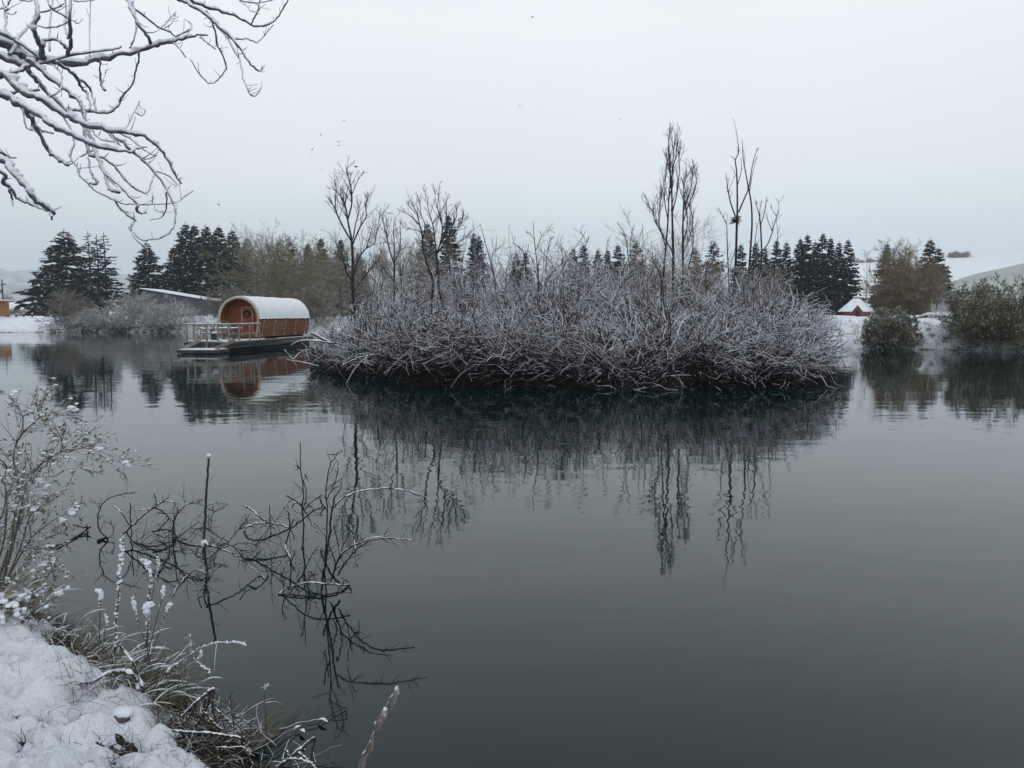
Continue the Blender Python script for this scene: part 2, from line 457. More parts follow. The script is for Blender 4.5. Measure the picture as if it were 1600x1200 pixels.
# near bank: dark soil with a sheet of snow over it, footprints and thawed holes in the snow
def shore_dist(x, y):
    best = np.full(x.shape, 1e9); sign = np.ones(x.shape)
    for a, b_ in zip(SHORE_NEAR[:-1], SHORE_NEAR[1:]):
        d = b_ - a; L2 = d @ d
        t = np.clip(((x - a[0]) * d[0] + (y - a[1]) * d[1]) / L2, 0, 1)
        dx, dy = x - (a[0] + t * d[0]), y - (a[1] + t * d[1])
        ds = np.hypot(dx, dy)
        cr_ = d[0] * dy - d[1] * dx           # left of the shoreline = water
        u = ds < best - 1e-9
        best = np.where(u, ds, best); sign = np.where(u, np.where(cr_ > 0, -1, 1), sign)
    return best * sign
rg = np.random.default_rng(11)
nA, nB, nC, nD, nE = wave_noise(rg, .9), wave_noise(rg, .28), wave_noise(rg, .11), wave_noise(rg, 2.2), wave_noise(rg, .05)
def soil_z(x, y):
    s = shore_dist(x, y) + .05 * nB(x, y) + .04 * nA(x, y)
    return np.where(s < 0, np.maximum(s * .8, -.9), .24 * (1 - np.exp(-s / .22)) + .22 * (1 - np.exp(-s / 1.6))) - .02 + .012 * nB(x, y)
bx, by = np.meshgrid(np.linspace(-10, 8, 240), np.linspace(-3, 9.5, 170), indexing='ij')
M['soil'] = mat_plain('bank_soil', (.008, .007, .006), (.026, .022, .017), 30, .95, 1.0)
tag(MB().grid(bx, by, soil_z(bx, by)).build('bank_soil', M['soil']), kind='structure')
PITS = [(178, 1158, .05, .03, 2.0), (192, 1172, .05, .03, 2.0), (203, 1186, .04, .03, 1.8), (62, 1172, .06, .03, .75), (18, 1145, .045, .05, .6), (38, 1156, .04, .04, .6),
        (140, 1143, .06, .04, .5), (28, 1075, .06, .03, .5), (105, 1084, .06, .03, .5), (148, 1098, .07, .035, .5), (5, 1096, .05, .05, .6),
        (85, 1190, .05, .03, .5), (160, 1180, .07, .04, .45), (28, 1118, .06, .035, .5), (192, 1113, .04, .03, .6), (70, 1105, .07, .04, .35), (250, 1190, .07, .05, .45), (225, 1165, .05, .05, .35),
        (100, 1200, .06, .04, .5), (10, 1185, .06, .05, .4), (60, 1140, .05, .05, .3), (120, 1120, .06, .05, .3), (230, 1130, .05, .04, .5), (275, 1180, .05, .03, .5)]
for _ in range(100):
    PITS.append((rg.uniform(0, 300), rg.uniform(1030, 1215), rg.uniform(.018, .05), rg.uniform(.012, .03), rg.uniform(.25, .8)))
def snow_t(x, y):
    s = shore_dist(x, y)
    edge = .16 + .07 * nA(x, y) + .05 * nB(x, y)
    t = .085 + .009 * nA(x, y) + .008 * nB(x, y) + .009 * nC(x, y) + .0032 * nE(x, y) + .02 * nD(x, y)
    t = t * np.clip((s - edge) / .10, -1, 1)
    for px, py, ra, rb, dp in PITS:
        c = ground(px, py, .42)
        u = (x - c[0]) * .8 + (y - c[1]) * .6; v = -(x - c[0]) * .6 + (y - c[1]) * .8
        wv = 1 + .35 * nC(x, y)
        t = t - dp * .075 * np.exp(-((u / (rb * wv)) ** 2 + (v / (ra * wv)) ** 2) ** 1.5)
    return t
bx, by = np.meshgrid(np.linspace(-7.5, 1.6, 620), np.linspace(.2, 8.5, 520), indexing='ij')
bz = soil_z(bx, by) + snow_t(bx, by)
tag(MB().grid(bx, by, bz).build('bank_snow', M['bank_snow']), kind='structure')
def bank_z(x, y):
    x, y = np.array([[x]], float), np.array([[y]], float)
    return float((soil_z(x, y) + np.maximum(snow_t(x, y), 0))[0, 0])
exec_mark = None

# ------------------------------------------------------------------ conifers
def conifer_parts(seed, h, rad, n_br, sparse=1.0, snow=.3, stems=1, low=.06):
    rg = np.random.default_rng(seed)
    tr, cr_ = MB(), MB()
    for s in range(stems):
        ox = (s - (stems - 1) / 2) * rad * .55 + (rg.normal() * .1 if stems > 1 else 0)
        hh = h * (1 if s == 0 else rg.uniform(.9, 1.0))
        rs = rad * (1 if stems == 1 else .62)
        zz = np.linspace(0, hh, 9)
        tr.tube(np.stack([ox + .04 * np.sin(zz), .04 * np.cos(zz * .8), zz], -1), np.linspace(hh * .012, hh * .002, 9), 6)
        nb = int(n_br / stems)
        f = rg.uniform(0, 1, nb) ** 1.05
        f = low + (1 - low) * f
        f = np.round(f * 34) / 34 + rg.normal(size=nb) * .012          # whorls
        f = np.where(f > .965, rg.uniform(.1, .9, nb), f); f = np.clip(f, low, .965)
        az = rg.uniform(0, 2 * PI, nb)
        shape = (1 - f) ** .78 * (1 - .25 * np.clip((.22 - f) / .22, 0, 1)) + .008
        L = rs * shape * rg.uniform(.65, 1.18, nb)
        d = np.stack([np.cos(az), np.sin(az), .25 * f + .05 - .25 * (1 - f)], -1)
        p = np.stack([ox + np.zeros(nb), np.zeros(nb), f * hh], -1)
        P, R = grow(p, d, L, np.full(nb, .02) * h / 12, np.full(nb, .006), 6, .05, (0, 0, -.035), rg)
        P[:, -1, 2] += L * .05; P[:, -2, 2] += L * .02
        tr.tubes(P, R, 3, 0)
        # needle sprays: many narrow leaf-like cards along every branch
        m = max(6, int(26 * sparse))
        pos, dd, _, _ = kids(P, R, m, .12, 1.0, .25, 1.0, .3, 1, rg)
        nn = len(pos)
        idx = np.repeat(np.arange(nb), m)
        dd[:, 2] = dd[:, 2] * .45 - rg.uniform(.05, .45, nn)
        dd = unit(dd)
        ln_ = (.10 + .29 * L[idx]) * rg.uniform(.6, 1.3, nn) * .9
        wd = ln_ * rg.uniform(.17, .34, nn)
        sd_ = unit(np.cross(dd, np.array((0, 0, 1.)) + .5 * rg.normal(size=(nn, 3))))
        a = pos - sd_ * (wd * .3)[:, None]; b_ = pos + dd * (ln_ * .5)[:, None] - sd_ * wd[:, None]
        c = pos + dd * ln_[:, None]; e = pos + dd * (ln_ * .5)[:, None] + sd_ * wd[:, None]
        Q = np.stack([a, b_, c, e], 1)
        cr_.quads(Q, 0)
        # snow lying on some of the sprays
        ms = rg.uniform(size=nn) < snow
        Qs = Q[ms].copy()
        cc = Qs.mean(1, keepdims=True)
        Qs = cc + (Qs - cc) * rg.uniform(.55, .95, (len(Qs), 1, 1))
        nrm = unit(np.cross(Qs[:, 1] - Qs[:, 0], Qs[:, 2] - Qs[:, 0])); nrm *= np.sign(nrm[:, 2:3] + 1e-9)
        Qs += (nrm * .03 + np.array((0, 0, .02)))[:, None, :]
        cr_.quads(Qs, 1)
    return tr, cr_
def make_conifer(seed, h, rad, n_br, needle='needle', **kw):
    tr, cr_ = conifer_parts(seed, h, rad, n_br, **kw)
    root = thing('spruce_tree', (0, 0, 0), None, None)
    tr.build('trunk', M['trunk'], root)
    cr_.build('crown', [M[needle], M['needle_snow']], root, smooth=False)
    return root
PROTO = {'a': make_conifer(1, 13, 4.2, 340, snow=.30, sparse=1.0), 'b': make_conifer(2, 13, 3.6, 330, sparse=.85, stems=3, snow=.26, low=.1),
         'c': make_conifer(3, 13, 3.3, 420, snow=.28), 'd': make_conifer(4, 13, 3.0, 420, snow=.24), 'e': make_conifer(5, 13, 3.1, 400, snow=.11),
         'f': make_conifer(6, 13, 2.7, 400, snow=.11), 'g': make_conifer(7, 13, 3.4, 240, needle='needle_brown', snow=.10)}
used = set()
LAND = 1.55
def conifer(kind, px, py, Y, base_z, label, sx=1.0, group=None):
    top = at(px, py, Y)
    o = PROTO[kind] if kind not in used else copy_tree(PROTO[kind])
    used.add(kind)
    k = (top[2] - base_z) / 13.0
    o.location = (top[0], Y, base_z); o.scale = (k * sx * 1.14, k * sx * 1.14, k)
    o.rotation_euler = (0, 0, (px * 1.7 + py) % 6.28)
    return tag(o, label, 'tree', group)
GL, GR, GC = 'snow-dusted conifers beyond the left shore', 'dark conifers beyond the right shore', 'conifer tops showing behind the island'
for k, px, py, Y, sx, lb in [
    ('a', 100, 357, 128, 1.32, 'broad dark spruce with layered drooping boughs, leftmost tree of the far shore'),
    ('b', 150, 359, 130, 1.30, 'open-crowned conifer with several bare stems, right beside the leftmost spruce'),
    ('a', 229, 376, 128, 1.0, 'lone snow-dusted spruce standing clear behind the dark shed roof'),
    ('d', 271, 383, 126, 1.1, 'short conifer at the left foot of the tall dense clump'),
    ('c', 289, 346, 130, .98, 'tallest pointed conifer, left end of the dense clump behind the houseboat'),
    ('d', 303, 348, 133, 1.0, 'slim conifer pressed against the tallest one of the dense clump'),
    ('c', 321, 349, 130, .98, 'middle conifer of the dense snow-dusted clump behind the houseboat'),
    ('d', 341, 351, 128, 1.1, 'fourth conifer from the left in the dense snow-dusted clump'),
    ('c', 362, 356, 130, .95, 'narrow-topped conifer at the right end of the dense clump'),
    ('d', 386, 369, 132, 1.0, 'smaller conifer half hidden behind pale bare branches right of the dense clump')]:
    conifer(k, px, py, Y, LAND, lb, sx, GL)
for k, px, py, Y, sx, lb in [
    ('g', 438, 372, 118, 1.0, 'bushy olive conifer behind the pale bare tree above the houseboat'),
    ('g', 452, 370, 120, .9, 'olive conifer with a blunt top just right of the pale bare tree'),
    ('d', 481, 377, 118, .8, 'dark conifer beside the olive one, above the houseboat stern'),
    ('d', 501, 369, 116, .85, 'pointed dark conifer left of the tall dead tree on the island'),
    ('d', 532, 371, 117, .9, 'greyish conifer directly behind the limbs of the tall dead tree'),
    ('c', 560, 392, 117, .9, 'low conifer behind the right limbs of the tall dead tree'),
    ('c', 668, 345, 100, .75, 'dark conifer seen through the left of the round-crowned bare tree'),
    ('f', 702, 331, 100, .85, 'tall dark conifer seen through the round-crowned bare tree'),
    ('f', 741, 359, 102, .75, 'slim double-topped conifer just right of the round-crowned bare tree'),
    ('f', 748, 364, 104, .7, 'second tip of the conifer pair right of the round-crowned bare tree'),
    ('e', 807, 392, 120, .8, 'small dark conifer tip, left one of two above the thicket centre'),
    ('e', 821, 391, 120, .8, 'small dark conifer tip, right one of two above the thicket centre'),
    ('e', 896, 385, 122, .8, 'first of the five conifer tips left of the columnar poplar'),
    ('e', 912, 379, 120, .85, 'dense conifer tip, second of the five left of the columnar poplar'),
    ('f', 935, 387, 123, .95, 'small spiky conifer tip, third of the five left of the columnar poplar'),
    ('f', 950, 388, 121, .95, 'small narrow conifer tip, fourth of the five left of the columnar poplar'),
    ('e', 966, 380, 120, .95, 'broad conifer tip nearest the columnar poplar on its left'),
    ('g', 994, 372, 112, .85, 'brownish conifer at the left foot of the columnar poplar'),
    ('g', 1086, 384, 112, .9, 'low brown-green conifer right of the columnar poplar'),
    ('g', 1115, 373, 110, .95, 'rust-brown conifer between the columnar poplar and the nest tree')]:
    conifer(k, px, py, Y, LAND, lb, sx, GC)
for k, px, py, Y, sx, lb in [
    ('e', 1158, 379, 108, .8, 'dark conifer directly behind the trunk of the nest tree'),
    ('f', 1182, 376, 108, .85, 'dark conifer behind the thin stems right of the nest tree'),
    ('f', 1196, 384, 110, .85, 'shorter conifer squeezed in behind the thin stems right of the nest tree'),
    ('e', 1214, 372, 106, .75, 'dark conifer at the left edge of the black row'),
    ('f', 1229, 375, 107, .85, 'narrow conifer just left of the close black row'),
    ('f', 1250, 369, 104, .9, 'first conifer of the close black row right of the island trees'),
    ('e', 1262, 363, 106, .75, 'second conifer of the close black row, tall with an even spire'),
    ('f', 1274, 374, 103, .85, 'lower conifer filling the gap between the two tallest of the black row'),
    ('e', 1286, 361, 105, .78, 'tallest conifer of the close black row'),
    ('f', 1298, 368, 103, .85, 'conifer just right of the tallest in the close black row'),
    ('f', 1312, 375, 104, .8, 'short-tipped conifer next to the last of the close black row'),
    ('e', 1326, 371, 102, .78, 'last conifer at the right end of the black row, behind the pointed hut'),
    ('f', 1387, 377, 112, .95, 'conifer behind the left side of the rust-coloured round tree'),
    ('e', 1454, 371, 108, 1.0, 'tall dark conifer behind the right side of the rust-coloured round tree'),
    ('e', 1467, 385, 105, 1.05, 'bushy dark conifer overlapping the right side of its taller neighbour')]:
    conifer(k, px, py, Y, LAND, lb, sx, GR)

# ------------------------------------------------------------------ bare trees and shrubs
def bare_tree(name, label, cat, base, h, rad, mat, seed, stems=1, up=.06, m1=14, m2=7, m3=5, tr=.02, spread=.9, group=None, twr=.010, lo=.18, leafmat=None, leaves=0, leafsize=.09, snowleaf=.3, dome=None):
    """trunk > limbs > branches > twigs inside a crown of given height and radius"""
    rg = np.random.default_rng(seed)
    root = thing(name, base, label, cat, group)
    tk, cw = MB(), MB()
    az = rg.uniform(0, 2 * PI, stems)
    tilt = 0.05 if stems == 1 else spread
    d = np.stack([np.cos(az) * tilt * rg.uniform(.2, 1, stems), np.sin(az) * tilt * rg.uniform(.2, 1, stems), np.ones(stems)], -1)
    sc0 = .02 * h * (stems > 1) if stems < 10 or 'tree' in name else rad * .32
    p = np.stack([rg.normal(size=stems) * sc0, rg.normal(size=stems) * sc0 * .8, np.full(stems, -.1)], -1)
    hz = unit(d)[:, 2]
    L0 = np.minimum(h / np.maximum(hz, .5), rad * 1.05 / np.maximum(np.sqrt(1 - hz ** 2), .1) + .35 * h) * (rg.uniform(.75, 1.0, stems) if stems > 1 else np.ones(stems))
    P0, R0 = grow(p, d, L0, np.full(stems, tr * h / max(1, stems ** .4)), np.full(stems, twr * 1.2), 10, .05, (0, 0, up * .3), rg)
    if dome is None: dome = name == 'willow_shrub'
    if dome:                                   # stems stay inside the rounded outline
        q0 = np.sqrt(((P0[:, :, :2] ** 2).sum(-1) / rad ** 2 + (P0[:, :, 2] / h) ** 2).max(1))
        P0 = P0[:, :1] + (P0 - P0[:, :1]) * np.minimum(1, rg.uniform(.86, 1.0, len(P0)) / q0)[:, None, None]
    tk.tubes(P0, R0, 6)
    a = kids(P0, R0, m1, lo, .97, .5, 1.15, .55, .6, rg)
    L1 = np.minimum(a[2], rad * 1.1)
    P1, R1 = grow(a[0], a[1], L1, np.minimum(a[3], tr * h * .4), np.full(len(L1), twr), 7, .09, (0, 0, up), rg)
    if dome is None: dome = name == 'willow_shrub'
    def put(P, R, k):
        if dome:
            q = ((P[:, :, :2] ** 2).sum(-1) / rad ** 2 + (P[:, :, 2] / h) ** 2).max(1)
            ok = q < 1.0 + np.abs(rg.normal(size=len(P))) * .10
            P, R = P[ok], R[ok]
            low = P[:, :, 2].mean(1) < h * (.16 + rg.normal(size=len(P)) * .07)
            if low.any() and base[2] < .3:
                cw.tubes(P[low], R[low], k, 1); cw.tubes(P[~low], R[~low], k)
                return P, R
        cw.tubes(P, R, k)
        return P, R
    P1, R1 = put(P1, R1, 4)
    a = kids(P1, R1, m2, .15, 1., .35, 1.0, .55, .7, rg)
    P2, R2 = grow(a[0], a[1], a[2], a[3], np.full(len(a[2]), twr * .8), 6, .11, (0, 0, up * .8), rg)
    P2, R2 = put(P2, R2, 3)
    a = kids(P2, R2, m3, .15, 1., .35, 1.1, .6, .8, rg)
    P3, R3 = grow(a[0], a[1], a[2], np.minimum(a[3], twr), np.full(len(a[2]), twr * .5), 4, .12, (0, 0, up * .6), rg)
    P3, R3 = put(P3, R3, 3)
    tk.build('trunk', mat, root)
    cw.build('crown', [mat, M['thicket_bare']], root)
    if leaves:
        pos, dd, _, _ = kids(P3, R3, leaves, .1, 1, .3, 1.2, 1, 1, rg)
        nn = len(pos)
        ll = leafsize * rg.uniform(.5, 1.4, nn); sd_ = unit(rg.normal(size=(nn, 3)))
        sd_ = unit(np.cross(dd, sd_)) * (ll * .28)[:, None]
        Q = np.stack([pos, pos + dd * (ll * .5)[:, None] - sd_, pos + dd * ll[:, None], pos + dd * (ll * .5)[:, None] + sd_], 1)
        lm = MB()
        sn = rg.uniform(size=nn) < snowleaf
        lm.quads(Q[~sn], 0); lm.quads(Q[sn] + np.array((0, 0, .02)), 1)
        lm.build('leaves', [leafmat, M['needle_snow']], root, smooth=False)
    return root
def base_at(px, Y, z=LAND):
    p = at(px, 490, Y); return (p[0], Y, z)
# far left shore shrubs (rooted on the waterline)
bare_tree('willow_shrub', 'rounded tan-grey shrub on the far left bank, below the leftmost spruce', 'shrub', base_at(106, 82.8, .1), 4.7, 3.4, M['brown_twig'], 21, stems=22, up=.02, m1=11, m2=7, m3=5, tr=.008, spread=1.2, group='shrubs on the far bank', twr=.015, lo=.1)
bare_tree('willow_shrub', 'wide snow-frosted grey shrub on the far bank left of the houseboat', 'shrub', base_at(222, 82.4, .05), 4.6, 6.4, M['grey_twig'], 22, stems=32, up=.0, m1=11, m2=7, m3=5, tr=.008, spread=2.2, group='shrubs on the far bank', twr=.015, lo=.1)
bare_tree('willow_shrub', 'low frosted shrub at the left end of the wide grey shrub', 'shrub', base_at(165, 82.2, .05), 3.4, 3.6, M['grey_twig'], 23, stems=20, up=.0, m1=11, m2=7, m3=5, tr=.008, spread=1.8, group='shrubs on the far bank', twr=.015, lo=.1)
bare_tree('willow_shrub', 'low frosted shrub overhanging the water just left of the houseboat railing', 'shrub', base_at(278, 81.9, .05), 3.6, 3.6, M['grey_twig'], 24, stems=20, up=.0, m1=11, m2=7, m3=5, tr=.008, spread=1.8, group='shrubs on the far bank', twr=.015, lo=.1)
bare_tree('willow_shrub', 'tan shrub behind the front of the houseboat cabin', 'shrub', base_at(352, 78, 1.0), 4.2, 3.2, M['brown_twig'], 25, stems=20, up=.02, m1=11, m2=7, m3=5, tr=.008, spread=1.4, group='shrubs on the far bank', twr=.015, lo=.1)
bare_tree('willow_shrub', 'tan brushy shrub behind the stern of the houseboat cabin', 'shrub', base_at(498, 72, .8), 4.3, 3.6, M['brown_twig'], 26, stems=24, up=.02, m1=11, m2=7, m3=5, tr=.008, spread=1.5, group='shrubs on the far bank', twr=.015, lo=.1)
bare_tree('willow_shrub', 'tan shrub behind the snowy roof of the houseboat', 'shrub', base_at(440, 76, .9), 4.4, 3.6, M['olive_twig'], 27, stems=22, up=.02, m1=11, m2=7, m3=5, tr=.008, spread=1.5, group='shrubs on the far bank', twr=.015, lo=.1)
# pale bare trees behind the houseboat
bare_tree('bare_tree', 'pale bare tree with thin upright limbs behind the houseboat roof', 'tree', base_at(410, 92), 10.2, 4.0, M['grey_twig'], 31, stems=4, up=.03, m1=14, m2=7, m3=5, tr=.011, spread=.35, twr=.015)
bare_tree('bare_tree', 'spreading olive-grey tree with long arching snowy branches above the houseboat', 'tree', base_at(455, 88), 7.8, 6.4, M['olive_twig'], 32, stems=16, up=-.01, m1=16, m2=9, m3=5, tr=.009, spread=1.3, twr=.017)
bare_tree('bare_tree', 'dense olive-brown twiggy tree between the houseboat and the tall dead tree', 'tree', base_at(516, 96), 8.6, 4.4, M['olive_twig'], 51, stems=9, up=.03, m1=14, m2=8, m3=5, tr=.010, spread=.7, twr=.017)
bare_tree('bare_tree', 'olive twiggy tree behind the bushy olive conifers', 'tree', base_at(468, 100), 9.2, 4.6, M['olive_twig'], 52, stems=8, up=.03, m1=14, m2=8, m3=5, tr=.010, spread=.7, twr=.017)
bare_tree('bare_tree', 'brown twiggy tree between the two left dead trees, far behind them', 'tree', base_at(610, 90), 7.6, 4.4, M['brown_twig'], 53, stems=9, up=.03, m1=14, m2=8, m3=5, tr=.010, spread=.8, twr=.016)
bare_tree('bare_tree', 'low twiggy grey tree behind the tall dead tree', 'tree', base_at(585, 80), 7.2, 3.8, M['brown_twig'], 33, stems=6, up=.02, m1=11, m2=6, m3=4, tr=.011, spread=.7, twr=.012)
bare_tree('bare_tree', 'grey twiggy round tree behind the round-crowned bare tree', 'tree', base_at(655, 82), 9.3, 4.2, M['brown_twig'], 34, stems=6, up=.03, m1=11, m2=7, m3=4, tr=.011, spread=.7, twr=.012)
bare_tree('bare_tree', 'pale brown fine-twigged tree behind the columnar poplar', 'tree', base_at(1030, 72), 9.4, 4.6, M['olive_twig'], 35, stems=6, up=.05, m1=12, m2=7, m3=4, tr=.010, spread=.55, twr=.010)
bare_tree('bare_tree', 'thin pale sapling between the black conifer row and the rust-coloured tree', 'tree', base_at(1353, 88), 7.4, 1.0, M['grey_twig'], 36, stems=1, up=.06, m1=18, m2=5, m3=3, tr=.008, twr=.010)
# right: round rust-coloured tree, olive shrubs at the water
bare_tree('bare_tree', 'large round-crowned tree with rusty twigs behind the right shore', 'tree', base_at(1416, 84), 8.6, 5.0, M['rust_twig'], 37, stems=32, up=.0, m1=18, m2=9, m3=6, tr=.010, spread=1.2, twr=.016, dome=True, lo=.1)
bare_tree('bare_tree', 'grey rounded bare crown rising out of the rust-coloured tree', 'tree', base_at(1412, 92), 8.8, 2.4, M['brown_twig'], 48, stems=5, up=.03, m1=16, m2=8, m3=5, tr=.010, spread=.45, twr=.014, lo=.35)
bare_tree('willow_shrub', 'small olive shrub standing in the water below the rust-coloured tree', 'shrub', base_at(1393, 42.9, .0), 2.55, 1.75, M['olive_twig'], 41, stems=44, up=.03, m1=10, m2=6, m3=5, tr=.008, spread=1.1, twr=.007, lo=.05, leafmat=M['olive_leaf'], leaves=6, leafsize=.055, snowleaf=.28)
bare_tree('willow_shrub', 'large olive-green leafy shrub at the right edge of the pond', 'shrub', base_at(1552, 41.6, .0), 4.2, 3.0, M['olive_twig'], 42, stems=52, up=.03, m1=10, m2=7, m3=5, tr=.008, spread=1.1, twr=.007, lo=.05, leafmat=M['olive_leaf'], leaves=6, leafsize=.058, snowleaf=.2)
bare_tree('willow_shrub', 'pale twiggy shrub behind the large olive shrub', 'shrub', base_at(1500, 50, 1.2), 2.6, 2.2, M['grey_twig'], 43, stems=10, up=.03, m1=9, m2=6, m3=4, tr=.009, spread=1.0, twr=.008, lo=.1)
bare_tree('willow_shrub', 'olive leafy shrub cut off by the right picture edge', 'shrub', base_at(1650, 40.9, .0), 3.8, 2.6, M['olive_twig'], 44, stems=26, up=.03, m1=10, m2=6, m3=5, tr=.008, spread=1.1, twr=.007, lo=.05, leafmat=M['olive_leaf'], leaves=6, leafsize=.058, snowleaf=.2)
bare_tree('bare_tree', 'rust-brown twiggy tree between the columnar poplar and the nest tree, far behind them', 'tree', base_at(1098, 92), 7.6, 4.2, M['rust_twig'], 61, stems=12, up=.03, m1=14, m2=8, m3=5, tr=.010, spread=.8, twr=.016, dome=True)
bare_tree('bare_tree', 'brown twiggy tree low behind the foot of the columnar poplar', 'tree', base_at(1010, 90), 8.2, 4.4, M['rust_twig'], 62, stems=12, up=.03, m1=14, m2=8, m3=5, tr=.010, spread=.8, twr=.016, dome=True)
bare_tree('bare_tree', 'grey-brown twiggy tree behind the thin stems at the right of the nest tree', 'tree', base_at(1200, 92), 6.6, 4.0, M['brown_twig'], 63, stems=10, up=.03, m1=14, m2=8, m3=5, tr=.010, spread=.8, twr=.015, dome=True)
# far woods on the ridges and hedge: masses of tiny crowns
def wood(name, label, cat, spots, mat, seed, n=70):
    rg = np.random.default_rng(seed); mb = MB()
    for (x, y, z, h, r) in spots:
        s = np.array((x, y, z))
        mb.tube([s, s + (0, 0, h * .7)], [h * .03, h * .01], 4)
        d = unit(rg.normal(size=(n, 3)) + (0, 0, .4))
        P, R = grow(np.repeat((s + (0, 0, h * .35))[None], n, 0), d * (r / h, r / h, .65), h * .62 * rg.uniform(.6, 1, n), np.full(n, h * .012), np.full(n, h * .004), 4, .1, (0, 0, .05), rg)
        mb.tubes(P, R, 3)
        a = kids(P, R, 5, .3, 1, .3, 1., .5, .8, rg)
        P2, R2 = grow(a[0], a[1], a[2], np.full(len(a[2]), h * .008), np.full(len(a[2]), h * .004), 3, .1, (0, 0, .02), rg)
        mb.tubes(P2, R2, 3)
    return tag(mb.build(name, mat), label, cat, kind='stuff')
rg = np.random.default_rng(5)
def ridge_spots(px0, px1, py, Y, n, h, r):
    out = []
    for i in range(n):
        p = at(px0 + (px1 - px0) * (i + rg.uniform(0, 1)) / n, py, Y + rg.uniform(-4, 4))
        out.append((p[0], p[1], p[2] - 1.0, h * rg.uniform(.75, 1.1), r))
    return out
wood('distant_wood', 'grey wood on the crest of the snowy hill at the right', 'wood', ridge_spots(1484, 1512, 404, 455, 14, 5.6, 2.2), M['brown_twig'], 1, 110)
wood('distant_wood', 'grey strip of trees on the hill crest between conifers and rust-coloured tree', 'wood', ridge_spots(1338, 1392, 411, 458, 11, 4.5, 3.0), M['brown_twig'], 2)
wood('hedge', 'dark low hedge in the snow beyond the far left bank', 'hedge', [(at(x, 493, 150)[0], 150 + rg.uniform(-1, 1), 1.3, rg.uniform(1.8, 2.6), 1.5) for x in np.linspace(-60, 80, 26)], M['brown_twig'], 3, 40)
wood('distant_wood', 'faint line of trees at the foot of the misty left hill', 'wood', [(at(x, 474, 330)[0], 330 + rg.uniform(-8, 8), at(x, 476, 330)[2], rg.uniform(3, 7), 3) for x in np.linspace(-160, 300, 34)], M['brown_twig'], 4, 30)

# ------------------------------------------------------------------ island thicket
POLY = np.array([(-7.6, 30), (-6.9, 27.6), (-4.2, 24.4), (-1.9, 22.0), (1.5, 20.6), (5, 20.5), (7.3, 21.3), (8.8, 23.4), (9.6, 27), (9.6, 34), (7, 39), (0, 40.5), (-5, 38), (-7.5, 34)], float)
def in_poly(p, poly):
    x, y = p[:, 0], p[:, 1]; r = np.zeros(len(p), bool)
    for (x0, y0), (x1, y1) in zip(poly, np.roll(poly, -1, 0)):
        c = ((y0 > y) != (y1 > y)) & (x < (x1 - x0) * (y - y0) / (y1 - y0 + 1e-12) + x0)
        r ^= c
    return r
rg = np.random.default_rng(77)
cand = rg.uniform((-8, 20), (11, 41), (1500, 2))
cc_ = POLY.mean(0)
cand = cand[in_poly(cand, cc_ + (POLY - cc_) * .96)]
# more bases near the front edge, which is what one sees
edge = []
for (a, b_) in zip(POLY, np.roll(POLY, -1, 0)):
    n = int(np.linalg.norm(b_ - a) * (4.2 if min(a[1], b_[1]) < 29 else 1.0))
    for t in rg.uniform(0, 1, n):
        edge.append(a + (b_ - a) * t + (cc_ - a - (b_ - a) * t) * rg.uniform(.0, .09))
bases = np.vstack([cand[:125], np.array(edge)])
def top_height(x, y):
    px = 800 + x / y * F
    prof = np.interp(px, [480, 530, 570, 620, 680, 760, 850, 950, 1050, 1150, 1240, 1290, 1325], [522, 500, 472, 442, 418, 404, 406, 412, 416, 438, 458, 482, 522])
    prof = prof - 9 * np.sin(px / 23.0 + 1) - 8 * np.sin(px / 11.0 + y * .9) - 6 * np.sin(px / 47.0 + y * .5)
    z30 = H + (490 - prof) / F * np.maximum(y, 27.5)
    return np.maximum(z30 * np.interp(y, [20, 23, 28, 34], [.55, .72, 1.0, 1.02]), 1.0)
bush_c = np.random.default_rng(14).uniform((-7, 21), (9.5, 40), (34, 2))
bush_k = np.random.default_rng(15).uniform(.68, 1.28, 34)
